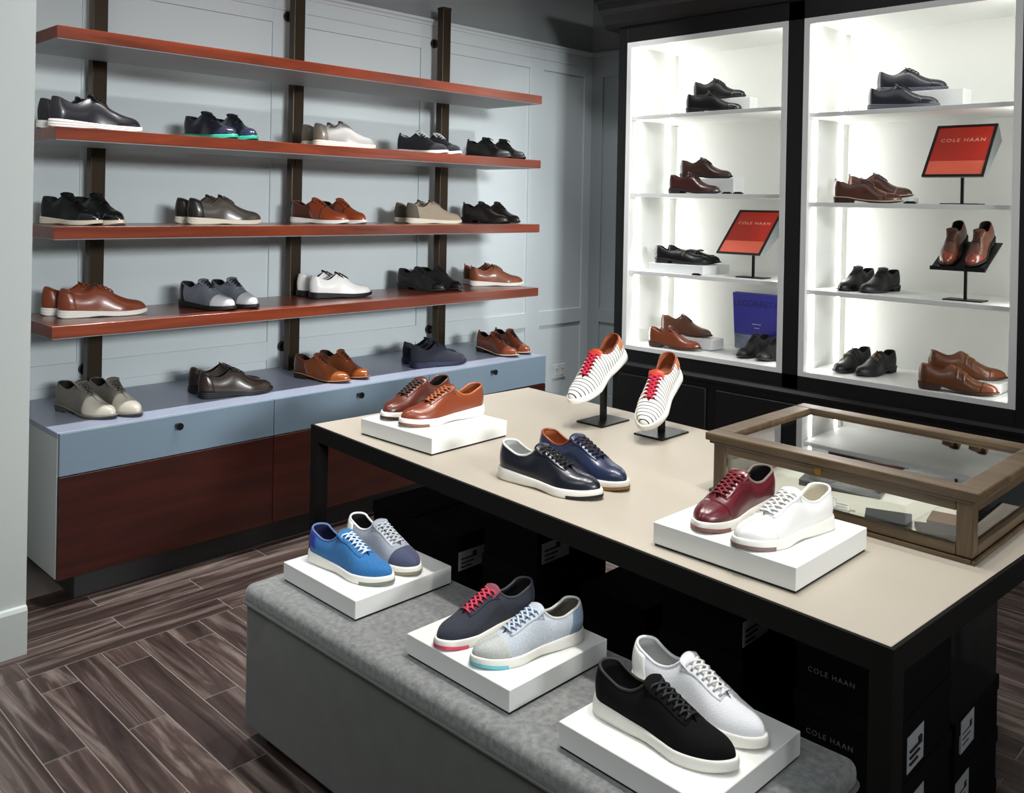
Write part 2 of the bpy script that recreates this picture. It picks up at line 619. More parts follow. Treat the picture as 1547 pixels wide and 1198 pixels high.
# base storage units
YB, B0, B1, B2 = -0.645, 0.10, 0.464, 0.6164
XB = [-3.683, -2.835, -1.987, -1.14]
names = ['left', 'middle', 'right']
for i in range(3):
    a, b = XB[i], XB[i + 1]
    r_ = empty('storage_unit', ((a + b) / 2, YB, 0.0))
    tag(r_, ('leftmost' if i == 0 else 'middle' if i == 1 else 'rightmost') + ' base unit with blue-grey drawer over shaded red wood front', 'cabinet', 'base units below the shelves')
    h = (b - a) / 2
    MB().box((-h, 0.020, B0), (h, 0.63, B2 - 0.02)).build('body', mat('unit_side', (186, 190, 188), 0.5), r_)
    dr = MB().box((-h + 0.0015, 0, B1 + 0.002), (h - 0.0015, 0.020, B2 - 0.0005)).build('drawer', M_BLUE, r_, bevel=0.001, segs=1)
    kb = MB()
    kb.cyl((0, -0.022, B2 - 0.037), 0.005, 0.022, 12, axis='y')
    kb.cyl((0, -0.034, B2 - 0.037), 0.014, 0.012, 18, axis='y', r2=0.012)
    smooth_by_angle(kb.build('knob', M_BLACKM, dr))
    MB().box((-h + 0.0015, 0, B0), (h - 0.0015, 0.020, B1 - 0.002)).build('lower_panel', M_MAHOG_SHADED, r_, bevel=0.001, segs=1)
    MB().box((-h + (0.08 if i == 0 else 0), 0.06, 0.0), (h, 0.62, B0)).build('plinth', M_KICK, r_)
o = MB().box((XB[0], YB + 0.0205, B2 - 0.019), (XB[3], -0.016, B2)).build('base_top', M_BLUETOP, bevel=0.001, segs=1)
tag(o, 'long lavender-grey top of the base units carrying the lowest row of shoes', 'worktop')

# wall outlet
r_ = empty('wall_outlet', (-0.297, -0.0045, 0.337))
tag(r_, 'white double wall outlet on the panelled wall near the corner', 'outlet')
MB().box((-0.062, -0.0065, -0.045), (0.062, 0.001, 0.045)).build('plate', M_OUTLET, r_, bevel=0.002)
for s_ in (-0.028, 0.028):
    q = MB().box((s_ - 0.018, -0.009, -0.028), (s_ + 0.018, -0.005, 0.028)).build('socket', M_OUTLET, r_, bevel=0.0015)
    MB().box((s_ - 0.007, -0.0095, 0.004), (s_ - 0.004, -0.0085, 0.016)).box((s_ + 0.004, -0.0095, 0.004), (s_ + 0.007, -0.0085, 0.016)).build('slot', M_INK, q)

# ------------------------------------------------------------------ lit display cabinet
XC, C1, C2, C3, C4, CT, CB = -0.541, -0.711, -1.740, -1.829, -2.829, 2.4246, 0.6054
cab = empty('display_cabinet', (0, 0, 0))
tag(cab, 'black built-in display cabinet with two white illuminated shelf niches', 'cabinet')
G = 0.004
CL, CR = -0.645, -3.02
MB().box((XC + G, CL, 0), (-G, C1, 2.52)).build('stile', M_BLACK, cab, bevel=0.002, segs=1)
MB().box((XC + G, C2, 0.5), (-G, C3, 2.52)).build('stile', M_BLACK, cab, bevel=0.002, segs=1)
MB().box((XC + G, C4, 0), (-G, CR, 2.52)).build('stile', M_BLACK, cab, bevel=0.002, segs=1)
MB().box((XC + G, C1, CT), (-G, C4, 2.52)).build('header', M_BLACK, cab)
MB().prism([(-G, 2.52), (XC + G, 2.52), (XC - 0.012, 2.525), (XC - 0.015, 2.545), (XC - 0.05, 2.60), (XC - 0.075, 2.625), (XC - 0.09, 2.66),
            (XC - 0.12, 2.67), (XC - 0.12, 2.71), (-G, 2.71)], 'y', CL + 0.10, CR).build('cornice', M_BLACK, cab)
MB().box((XC + G, C1, 0.0), (-G, C4, CB)).build('base', M_BLACK, cab)
MB().prism([(XC + G, 0.50), (XC - 0.02, 0.50), (XC - 0.024, 0.515), (XC - 0.008, 0.53), (XC + G, 0.535)], 'y', CL, CR).build('ledge_moulding', M_BLACK, cab)
for a, b in ((CL - 0.05, -1.30), (-1.36, -2.06), (-2.12, -2.96)):
    MB().box((XC - 0.012, a, 0.10), (XC + G, b, 0.46)).build('base_panel', M_BLACK, cab, bevel=0.005, segs=1)
SH = [[1.99, 1.53, 1.07], [1.945, 1.49, 1.044]]
FW = 0.03
for k, (a, b) in enumerate(((C1, C2), (C3, C4))):
    n = MB()
    T = 0.012
    xb = -0.02
    n.box((xb, a, CB), (xb + 0.01, b, CT))                    # back
    n.box((XC + 0.02, a, CB), (xb, a - T, CT))                # left side
    n.box((XC + 0.02, b, CB), (xb, b + T, CT))                # right side
    n.box((XC + 0.02, a, CT - T), (xb, b, CT))
    n.box((XC + 0.02, a, CB), (xb, b, CB + 0.02))
    niche = n.build('niche', M_NICHE, cab)
    f = MB()
    f.box((XC, a, CB), (XC + 0.02, a - FW, CT)).box((XC, b, CB), (XC + 0.02, b + FW, CT))
    f.box((XC, a - FW, CT - FW), (XC + 0.02, b + FW, CT)).box((XC, a - FW, CB), (XC + 0.02, b + FW, CB + FW * 0.8))
    f.build('face_frame', M_WHITE, niche)
    for z in SH[k]:
        MB().box((XC + 0.035, a - T - 0.001, z - 0.022), (xb - 0.001, b + T + 0.001, z)).build('shelf', M_NICHE, niche, bevel=0.001, segs=1)
    zs = [CB + 0.02] + SH[k][::-1] + [CT - T]
    for j in range(4):
        z0, z1 = zs[j] + 0.005, zs[j + 1] - (0.03 if j < 3 else 0.006)
        MB().box((-0.43, a - T, z0), (-0.408, a - T - 0.006, z1)).build('led_strip', M_LED, niche)
        MB().box((-0.125, a - T, z0), (-0.103, a - T - 0.006, z1)).build('led_strip', M_LED, niche)
        MB().box((-0.45, b + T, z0), (-0.43, b + T + 0.006, z1)).build('led_strip', M_LED, niche)
    MB().box((XC + 0.05, a - 0.06, CT - T), (XC + 0.07, b + 0.06, CT - T - 0.006)).build('led_strip', M_LED, niche)

# ------------------------------------------------------------------ table
TA = -0.0616
tab = empty('display_table', (-3.1892, -1.4582, 0.0), TA)
tag(tab, 'long display table with beige top and dark square metal frame', 'table')
TW, TL, TZ = 0.975, 1.925, 0.7239
MB().box((0.008, -0.008, TZ - 0.03), (TW - 0.008, -TL + 0.008, TZ)).build('top_panel', M_BEIGE, tab, bevel=0.0008, segs=1)
ap = MB()
ap.box((0, 0, TZ - 0.05), (0.008, -TL, TZ - 0.001)).box((TW - 0.008, 0, TZ - 0.05), (TW, -TL, TZ - 0.001))
ap.box((0.008, 0, TZ - 0.05), (TW - 0.008, -0.008, TZ - 0.001)).box((0.008, -TL + 0.008, TZ - 0.05), (TW - 0.008, -TL, TZ - 0.001))
ap.build('edge_frame', M_FRAME, tab)
for x in (0, TW - 0.042):
    for y in (0, -TL + 0.042):
        MB().box((x, y, 0), (x + 0.042, y - 0.042, TZ - 0.05)).build('leg', M_FRAME, tab, bevel=0.001, segs=1)

# ------------------------------------------------------------------ velvet bench
def rbox(mb, a, b, r, segs=4):
    pass


def rounded_box(name, a, b, r, material, parent, segs=4, bottom_flat=False):
    x0, y0, z0 = a
    x1, y1, z1 = b
    bm = bmesh.new()
    bmesh.ops.create_cube(bm, size=1)
    for v in bm.verts:
        v.co = Vector((x0 + (v.co.x + 0.5) * (x1 - x0), y0 + (v.co.y + 0.5) * (y1 - y0), z0 + (v.co.z + 0.5) * (z1 - z0)))
    es = bm.edges[:]
    if bottom_flat:
        es = [e for e in es if not all(abs(v.co.z - z0) < 1e-6 for v in e.verts)]
    bmesh.ops.bevel(bm, geom=es, offset=r, segments=segs, profile=0.5, affect='EDGES')
    me = bpy.data.meshes.new(name)
    bm.to_mesh(me)
    bm.free()
    me.materials.append(material)
    me.polygons.foreach_set('use_smooth', [True] * len(me.polygons))
    return link(name, me, parent)


OA = 0.0129
ben = empty('velvet_bench', (-3.5961, -1.7652, 0.0), OA)
tag(ben, 'grey velvet upholstered bench in front of the table, carrying three white plinths', 'bench')
OWD, OLN, OZ = 0.435, 1.50, 0.4169
rounded_box('body', (0.004, -OLN + 0.004, 0.035), (OWD - 0.004, -0.004, OZ - 0.035), 0.018, M_FELT_SHADED, ben)
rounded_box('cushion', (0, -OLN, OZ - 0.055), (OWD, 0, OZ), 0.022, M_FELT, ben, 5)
pp = MB()
rr = 0.02
path = []
for cx, cy, a0 in ((OWD - rr, -rr, 0), (rr, -rr, 90), (rr, -OLN + rr, 180), (OWD - rr, -OLN + rr, 270)):
    for t in range(0, 91, 18):
        path.append((cx + (rr + 0.001) * math.cos(R(a0 + t)), cy + (rr + 0.001) * math.sin(R(a0 + t)), OZ - 0.046))
pp.tube(path, 0.005, 8, closed=True)
pp.build('piping', M_FELT_SHADED, ben, smooth=True)
for x in (0.06, OWD - 0.06):
    for y in (-0.08, -OLN + 0.08):
        MB().cyl((x, y, 0), 0.022, 0.04, 14).build('foot', M_BLACK, ben)

# ------------------------------------------------------------------ white plinths
BW, BL, BH = 0.3159, 0.3312, 0.0508


def plinth(x, y, z, a, label):
    r_ = empty('white_plinth', (x, y, z), a)
    tag(r_, label, 'plinth', 'white display plinths')
    MB().box((0, 0, 0.005), (BW, BL, BH)).build('block', M_WHITE, r_, bevel=0.0012, segs=1)
    MB().box((0.003, 0.003, 0), (BW - 0.003, BL - 0.003, 0.005)).build('base_pad', M_SHADOWGAP, r_)


plinth(-3.5084, -2.1537, OZ, -0.0039, 'white plinth on the bench under the bright blue and the grey sneaker')
plinth(-3.522, -2.6989, OZ, -0.0072, 'white plinth on the bench under the pink-laced and the pale grey sneaker')
plinth(-3.5388, -3.1694, OZ, -0.0271, 'white plinth on the bench under the black and the white sneaker')
plinth(-3.1384, -2.0023, TZ, 0.0249, 'white plinth on the table under the cognac leather sneakers')
plinth(-3.2284, -3.1655, TZ, -0.0111, 'white plinth on the table under the burgundy and the white sneaker')
PT, PB = TZ + BH, OZ + BH


# ------------------------------------------------------------------ shoes
def spl(xs, ys):
    xs = np.array(xs, float)
    ys = np.array(ys, float)
    d = np.diff(ys) / np.diff(xs)
    m_ = np.zeros_like(ys)
    m_[0], m_[-1] = d[0], d[-1]
    for i in range(1, len(xs) - 1):
        if d[i - 1] * d[i] > 0:
            m_[i] = 2 * d[i - 1] * d[i] / (d[i - 1] + d[i])

    def f(x):
        x = np.clip(np.asarray(x, float), xs[0], xs[-1])
        i = np.clip(np.searchsorted(xs, x) - 1, 0, len(xs) - 2)
        h = xs[i + 1] - xs[i]
        t = (x - xs[i]) / h
        return ((2 * t**3 - 3 * t**2 + 1) * ys[i] + (t**3 - 2 * t**2 + t) * h * m_[i] + (-2 * t**3 + 3 * t**2) * ys[i + 1] + (t**3 - t**2) * h * m_[i + 1])
    return f


KIND = {
    'sneaker': dict(
        b=([0, .1, .25, .42, .58, .7, .85, 1], [.033, .035, .0355, .036, .0425, .0475, .047, .043]), toe=.66, tp=.55,
        top=([0, .06, .14, .24, .31, .37, .43, .5, .58, .66, .72, .8, .88, 1], [.064, .062, .053, .0455, .049, .060, .076, .072, .062, .051, .044, .036, .0315, .028]),
        gap=([0, .2, .33, .40, .46, .60, .68, .715, .745, 1], [.029, .028, .023, .017, .0145, .012, .0095, .006, 0, 0]),
        zt=([0, .2, .45, .7, .9, 1], [.032, .029, .024, .0215, .023, .026]),
        zb=([0, .03, .3, .5, .7, .85, 1], [.003, 0, .001, .004, 0, .001, .008]), e=.0042, lace=(.70, .455, 7), lr=.0029),
    'dress': dict(
        b=([0, .1, .25, .42, .58, .7, .85, 1], [.031, .033, .033, .033, .041, .0455, .044, .040]), toe=.64, tp=.60,
        top=([0, .06, .14, .24, .31, .37, .43, .5, .6, .7, .8, .88, 1], [.065, .063, .056, .050, .056, .069, .080, .073, .057, .043, .034, .030, .026]),
        gap=([0, .2, .33, .40, .46, .56, .60, .635, 1], [.027, .026, .021, .014, .009, .007, .005, 0, 0]),
        zt=([0, .2, .38, .55, .75, .9, 1], [.030, .028, .020, .014, .0115, .014, .018]),
        zb=([0, .28, .30, .45, .6, .75, .9, 1], [.019, .018, .018, .008, .001, 0, .004, .011]), e=.0045, lace=(.585, .445, 4), lr=.0024),
    'grand': dict(
        b=([0, .1, .25, .42, .58, .7, .85, 1], [.032, .034, .034, .035, .042, .046, .045, .041]), toe=.65, tp=.57,
        top=([0, .06, .14, .24, .31, .37, .43, .5, .6, .7, .8, .88, 1], [.066, .064, .056, .050, .056, .068, .079, .072, .057, .044, .035, .031, .027]),
        gap=([0, .2, .33, .40, .46, .56, .60, .635, 1], [.027, .026, .021, .014, .009, .007, .005, 0, 0]),
        zt=([0, .2, .45, .7, .9, 1], [.029, .026, .021, .018, .019, .022]),
        zb=([0, .04, .3, .45, .6, .85, 1], [.004, 0, .001, .004, .001, .001, .009]), e=.005, lace=(.585, .445, 4), lr=.0024),
}
KIND['loafer'] = dict(KIND['dress'])
KIND['loafer'].update(gap=([0, .2, .33, .40, .46, .50, 1], [.027, .027, .023, .017, .009, 0, 0]),
                      top=([0, .06, .14, .24, .32, .38, .45, .52, .6, .7, .8, .88, 1], [.054, .052, .044, .038, .039, .043, .050, .052, .047, .039, .033, .030, .026]))
KIND['monk'] = dict(KIND['dress'])
KIND['monk'].update(gap=([0, .2, .33, .40, .45, .49, 1], [.027, .026, .021, .013, .006, 0, 0]))
KIND['oxford'] = dict(KIND['dress'])


class Shape:
    def __init__(s, kind, L, foot):
        k = KIND[kind]
        s.L, s.q, s.foot = L, L / 0.30, foot
        s.b, s.top_, s.gap_, s.zt_, s.zb_ = (spl(*k[n]) for n in ('b', 'top', 'gap', 'zt', 'zb'))
        s.toe, s.tp, s.e = k['toe'], k['tp'], k['e'] * s.q
        s.hs = 0.97 if kind == 'sneaker' else 1.16
        s.inner = -1 if foot == 'L' else 1
        s.c_ = spl([0, .3, .5, .7, .88, 1], [0, 0.0005, .002, .003, .007, .011])

    def w(s, u):
        u = np.asarray(u, float)
        hc = np.sqrt(np.clip(1 - np.clip(1 - u / .12, 0, 1) ** 2, 0, 1))
        tc = np.clip(1 - np.clip((u - s.toe) / (1 - s.toe), 0, 1) ** 2.1, 0, 1) ** s.tp
        return s.b(u) * hc * tc * s.q

    def c(s, u):
        return s.c_(u) * s.inner * s.q

    def top(s, u):
        u = np.asarray(u, float)
        tc = np.sqrt(np.clip(1 - np.clip((u - .84) / .16, 0, 1) ** 2.4, 0, 1))
        return s.top_(u) * tc * s.q * s.hs

    def gap(s, u):
        return np.minimum(s.gap_(u) * s.q, .86 * s.w(u))

    def zt(s, u):
        return s.zt_(u) * s.q

    def zb(s, u):
        return s.zb_(u) * s.q

    def S(s, u, t, sd, off=0.0):
        u = np.asarray(u, float)
        t = np.asarray(t, float)
        if off:
            h = 1e-3
            p = s.S(u, t, sd)
            du = s.S(np.minimum(u + h, .9995), t, sd) - s.S(np.maximum(u - h, .0005), t, sd)
            dt = s.S(u, np.minimum(t + h, 1), sd) - s.S(u, np.maximum(t - h, 0), sd)
            n = np.cross(du, dt) * sd * -1
            n = n / (np.linalg.norm(n, axis=-1, keepdims=True) + 1e-12)
            # orient outward
            ctr = np.stack([s.L * np.clip(u, .1, .9), s.c(u), s.zt(u) + 0.3 * s.top(u)], -1)
            sg = np.sign(np.sum((p - ctr) * n, -1, keepdims=True))
            return p + n * sg * off
        w = np.maximum(s.w(u) - .001 * s.q, 0)
        g = np.minimum(s.gap(u), w)
        top, q = s.top(u), s.q
        bl = np.clip((u - .34) / .22, 0, 1)
        bl = bl * bl * (3 - 2 * bl)
        mid = np.clip(u / .12, 0, 1)
        yc = g + (w - g) * (1 - t ** 2.4) + .0035 * q * np.sin(PI * t) * mid
        zc = top * t
        th = t * PI / 2
        ex = .98 - .16 * np.clip((u - .5) / .4, 0, 1)
        yd = g + (w - g) * np.clip(np.cos(th), 0, 1) ** ex
        zd = top * np.clip(np.sin(th), 0, 1) ** (ex + .04)
        y = yc * (1 - bl) + yd * bl
        z = zc * (1 - bl) + zd * bl
        kx = np.clip(1 - u / .22, 0, 1) ** 2
        x = s.L * u + kx * q * (-.004 * np.sin(PI * t * .95) + .006 * t ** 2)
        kt = np.clip((u - .9) / .1, 0, 1)
        x = x - kt * .002 * q
        return np.stack([x + 0 * t, s.c(u) + sd * y, s.zt(u) - .002 * q + z], -1)

    def outline(s, u, sd, e):
        w = s.w(u)
        ext = e * np.ones_like(w)
        x = s.L * u
        # expand ends
        x = x + np.where(u > .5, 1, -1) * e * np.clip(np.abs(u - .5) * 2, 0, 1) ** 6
        f = np.clip(w / (.02 * s.q), 0, 1)
        return np.stack([x, s.c(u) + sd * (w + ext * f), np.zeros_like(w)], -1)

    def ring(s, zf, e, n=30, u0=0.0, u1=1.0):
        v = np.linspace(0, PI, n)
        u = u0 + (u1 - u0) * (1 - np.cos(v)) / 2
        a = s.outline(u, 1, e)
        b_ = s.outline(u[::-1], -1, e)[1:-1] if u1 >= 1 else s.outline(u[::-1], -1, e)
        if u1 < 1:
            b_ = b_[:-1]
        a[:, 2] = zf(u)
        ub = u[::-1][1:-1] if u1 >= 1 else u[::-1][:-1]
        b_[:, 2] = zf(ub)
        return np.concatenate([a, b_]).tolist()


def patch(S, us, ts, sd, d, base=-.0004):
    """raised panel on the upper: us (n,m) ts (n,m) grids"""
    U, T = us, ts
    A = S.S(U, T, sd, d)
    B_ = S.S(U, T, sd, base)
    mb = MB()
    mb.grid(A)
    for pa, pb in ((A[0], B_[0]), (A[-1], B_[-1]), (A[:, 0], B_[:, 0]), (A[:, -1], B_[:, -1])):
        mb.grid(np.stack([pa, pb]))
    return mb


def merge(*mbs):
    o = MB()
    for m_ in mbs:
        o.add(m_.v, m_.f)
    return o


def shoe_parts(spec, foot, L):
    """returns list of (name, mesh, children)"""
    kind = spec['kind']
    S = Shape(kind, L, foot)
    q = S.q
    K = KIND[kind]
    out = []
    # upper
    v = np.linspace(0, PI, 46)
    u = (1 - np.cos(v)) / 2
    u = np.clip(u, 1e-4, 1 - 1e-4)
    t = np.linspace(0, 1, 12)
    mb = MB()
    for sd in (1, -1):
        mb.grid(S.S(u[:, None] + 0 * t[None], t[None] + 0 * u[:, None], sd))
    out.append(('upper', mb.mesh('upper', spec['upper'], smooth=True, weld=2e-5)))
    # lining
    ul = u[u < .60]
    tl = np.linspace(1, .12, 7)
    mb = MB()
    for sd in (1, -1):
        A = S.S(ul[:, None] + 0 * tl[None], tl[None] + 0 * ul[:, None], sd)
        cen = np.stack([np.clip(A[..., 0], .14 * L, L), S.c(ul)[:, None] + 0 * A[..., 1], A[..., 2]], -1)
        d = cen - A
        n = np.linalg.norm(d, axis=-1, keepdims=True) + 1e-9
        A = A + d / n * np.minimum(.0042 * q, n * .6)
        mb.grid(A, flip=True)
    # insole
    ui = np.linspace(.02, .72, 20)
    wi = np.maximum(S.w(ui) - .004 * q, .001)
    rows = np.stack([np.stack([L * ui, S.c(ui) + k_ * wi, S.zt(ui) + (.004 + .006 * abs(k_) ** 3) * q], -1) for k_ in np.linspace(-1, 1, 7)], 1)
    mb.grid(rows)
    out.append(('lining', mb.mesh('lining', spec['lining'], smooth=True)))
    # collar edge
    uc = (1 - np.cos(np.linspace(0, PI * .40, 20))) / 2
    uc = uc / uc.max() * .445
    uc = np.clip(uc, 1e-4, 1)
    one = np.ones_like(uc)
    cp = np.concatenate([S.S(uc[::-1], one, 1)[:-1], S.S(uc, one, -1)])
    mid = cp.mean(0)
    dd = mid - cp
    dd[:, 2] = 0
    cp = cp + dd / (np.linalg.norm(dd, axis=1, keepdims=True) + 1e-9) * .002 * q
    mb = MB()
    mb.tube(cp.tolist(), (.0032 if kind == 'sneaker' else .0022) * q, 6)
    out.append(('collar', mb.mesh('collar', spec.get('collar', spec['upper']), smooth=True)))
    # sole
    zt, zb = S.zt, S.zb
    e = S.e
    if kind in ('sneaker', 'grand'):
        H = lambda f: (lambda uu: zb(uu) + f * (zt(uu) - zb(uu)))
        lv = [(H(0), e - .004 * q), (H(.05), e - .0005 * q), (H(.3), e + .0008 * q), (H(.62), e + .0002 * q), (H(.66), e - .0012 * q),
              (H(.70), e), (H(.93), e - .0003 * q), (H(1.0), e - .0016 * q), (H(1.0), -.004 * q)]
        if kind == 'sneaker':
            lv = [(H(0), e - .004 * q), (H(.06), e - .0002 * q), (H(.4), e + .0008 * q), (H(.85), e - .0006 * q), (H(.97), e - .0016 * q), (H(1.02), e - .003 * q), (H(1.0), -.004 * q)]
        elif True:
            lv = [(H(0), e - .004 * q), (H(.05), e - .0005 * q), (H(.28), e + .001 * q), (H(.33), e - .0012 * q), (H(.38), e + .001 * q), (H(.58), e + .0006 * q),
                  (H(.63), e - .0012 * q), (H(.68), e + .0004 * q), (H(.95), e - .0006 * q), (H(1.02), e - .002 * q), (H(1.0), -.004 * q)]
    else:
        H = lambda f: (lambda uu: zb(uu) + f * (zt(uu) - zb(uu)))
        lv = [(H(0), e - .002 * q), (H(.12), e), (H(.8), e), (H(1.0), e - .0008 * q), (H(1.02), -.003 * q)]
    mb = MB()
    rings = [S.ring(zf, ee) for zf, ee in lv]
    mb.loops(rings)
    so = ('sole', mb.mesh('sole', spec['sole'], smooth=(kind in ('sneaker', 'grand'))))
    out.append(so)
    if kind not in ('sneaker', 'grand'):
        mb = MB()
        ztop = lambda uu: zb(uu) + .001
        rings = [S.ring(lambda uu: 0 * uu, e - .004 * q, 16, 0, .275), S.ring(lambda uu: 0 * uu + .003 * q, e - .0025 * q, 16, 0, .275), S.ring(ztop, e - .0008 * q, 16, 0, .29)]
        mb.loops(rings)
        out.append(('heel', mb.mesh('heel', spec.get('heel', spec['sole']))))
    if spec.get('bumper'):
        mb = MB()
        uu = 1 - (1 - np.sin(np.linspace(0, PI / 2, 14))) * .21
        for (f0, f1) in ((.02, .38),):
            for sd in (1, -1):
                A = S.outline(uu, sd, e + .0014 * q)
                B_ = A.copy()
                A[:, 2] = zb(uu) + f0 * (zt(uu) - zb(uu)) - .0004
                B_[:, 2] = zb(uu) + f1 * (zt(uu) - zb(uu))
                I = S.outline(uu, sd, e - .006 * q)
                I[:, 2] = A[:, 2]
                J = S.outline(uu, sd, e - .001 * q)
                J[:, 2] = B_[:, 2]
                mb.grid(np.stack([I, A, B_, J], 1))
        out.append(('toe_bumper', mb.mesh('toe_bumper', spec['bumper'])))
    if spec.get('welt'):
        mb = MB()
        rings = [S.ring(lambda uu: zt(uu) - .0035 * q, e + .0006 * q), S.ring(lambda uu: zt(uu) - .0032 * q, e + .0014 * q), S.ring(lambda uu: zt(uu) - .0008 * q, e + .0014 * q), S.ring(lambda uu: zt(uu) + .0004 * q, e - .002 * q)]
        mb.loops(rings, False, False)
        out.append(('welt', mb.mesh('welt', spec['welt'])))

    def gridut(u0, u1, t0, t1, nu=14, nt=8, cosu=False):
        a = np.linspace(0, 1, nu)
        if cosu:
            a = np.sin(a * PI / 2)
        U = (u0 + (u1 - u0) * a)[:, None] + np.zeros(nt)[None]
        T = np.zeros(nu)[:, None] + np.linspace(t0, t1, nt)[None]
        return U, T

    def both(u0, u1, t0, t1, d, nu=14, nt=8, cosu=False, skew=0.0, curve=0.0):
        ms = []
        for sd in (1, -1):
            U, T = gridut(u0, u1, t0, t1, nu, nt, cosu)
            if curve or skew:
                fr = (U - u0) / (u1 - u0)
                U = U + (1 - fr) * (skew * T + curve * T ** 2)
            U = np.clip(U, .0005, .9995)
            ms.append(patch(S, U, T, sd, d))
        return merge(*ms)
    d = .0013 * q
    if spec.get('cap'):
        cs = spec.get('cap_at', .80)
        out.append(('toe_cap', both(cs - .02, .9995, 0.0, 1, d, 14, 10, True, skew=.03).mesh('toe_cap', spec['cap'], smooth=True, weld=1e-6)))
    if spec.get('vamp'):
        cs = .60
        out.append(('vamp', both(cs, .9995, 0.0, 1, d, 18, 10, True, skew=-.02, curve=.04).mesh('vamp', spec['vamp'], smooth=True, weld=1e-6)))
    if spec.get('counter'):
        c1 = spec.get('counter_to', .17)
        ms = []
        for sd in (1, -1):
            a = 1 - np.cos(np.linspace(0, PI / 2, 12))
            U = (.0005 + (c1 - .0005) * a)[:, None] + np.zeros(8)[None]
            T = np.zeros(12)[:, None] + np.linspace(spec.get('counter_t0', 0.0), .98, 8)[None]
            U = np.clip(U * (1.12 - .3 * T), .0005, 1)
            ms.append(patch(S, U, T, sd, d))
        out.append(('heel_counter', merge(*ms).mesh('heel_counter', spec['counter'], smooth=True, weld=1e-6)))
    if kind in ('sneaker', 'dress', 'grand', 'oxford'):
        l0, l1, nl = K['lace']
        # eyelet facing
        fs = spec.get('facing', spec['upper'])
        ms = []
        for sd in (1, -1):
            U, T = gridut(l1 - .035, l0 + .022, .72, .985, 14, 5)
            ms.append(patch(S, U, T, sd, d * .8))
        out.append(('eyelet_facing', merge(*ms).mesh('eyelet_facing', fs, smooth=True, weld=1e-6)))
        # tongue
        nu_, nv_ = 12, 9
        a = np.linspace(0, 1, nu_)
        uu = l0 + .04 - a * (l0 + .04 - .395)
        yy = np.linspace(-1, 1, nv_)
        A = np.zeros((nu_, nv_, 3))
        for i in range(nu_):
            hw = (.016 + .012 * a[i]) * q
            zz = S.zt(uu[i]) + S.top(uu[i]) - (.0065 - .0045 * a[i]) * q + max(0, (a[i] - .75) / .25) ** 1.5 * .016 * q
            A[i, :, 0] = L * uu[i]
            A[i, :, 1] = S.c(uu[i]) + yy * hw
            A[i, :, 2] = zz - yy ** 2 * .006 * q
            if i == nu_ - 1:
                A[i, :, 0] += yy ** 2 * .006 * q
        B_ = A.copy()
        B_[..., 2] -= .003 * q
        mb = MB()
        mb.grid(A).grid(B_, flip=True)
        for pa, pb in ((A[0], B_[0]), (A[-1], B_[-1]), (A[:, 0], B_[:, 0]), (A[:, -1], B_[:, -1])):
            mb.grid(np.stack([pa, pb]))
        out.append(('tongue', mb.mesh('tongue', spec.get('tongue', spec['upper']), smooth=True, weld=1e-6)))
        # laces
        mb = MB()
        rows = np.linspace(l0, l1, nl)
        ey = {}
        for i, uu in enumerate(rows):
            for sd in (1, -1):
                ey[i, sd] = [S.S(np.array(uu), np.array(tt), sd, oo * q) for tt, oo in ((.84, .0006), (.93, .0032), (1.0, .0042))]

        def lace(pa, pb, lift):
            mid = (pa[2] + pb[2]) / 2
            mid = mid + np.array([0, 0, lift * q])
            q1 = pa[2] * .5 + mid * .5 + np.array([0, 0, .0008 * q])
            q2 = pb[2] * .5 + mid * .5 + np.array([0, 0, .0008 * q])
            mb.tube([p.tolist() for p in (pa[0], pa[1], pa[2], q1, mid, q2, pb[2], pb[1], pb[0])], K['lr'] * q, 6, flat=.7)
        lace(ey[0, 1], ey[0, -1], .001)
        for i in range(nl - 1):
            lace(ey[i, 1], ey[i + 1, -1], .003)
            lace(ey[i, -1], ey[i + 1, 1], .0012)
        if spec.get('bow'):
            c_ = (ey[nl - 1, 1][2] + ey[nl - 1, -1][2]) / 2 + np.array([0, 0, .004 * q])
            for sd in (1, -1):
                pts = []
                for k_ in range(11):
                    a_ = k_ / 10 * 2 * PI
                    rr_ = (1 - math.cos(a_)) / 2
                    pts.append((c_ + q * np.array([.006 * math.sin(a_) + .004 * rr_, sd * .026 * rr_, .003 * math.sin(a_ / 2) - .014 * rr_])).tolist())
                mb.tube(pts, K['lr'] * .9 * q, 5)
                mb.tube([(c_ + q * np.array(p_)).tolist() for p_ in ((0, 0, 0), (.008, sd * .008, .001), (.020, sd * .016, -.006), (.030, sd * .020, -.013))], K['lr'] * .9 * q, 5)
        out.append(('laces', mb.mesh('laces', spec['laces'], smooth=True)))
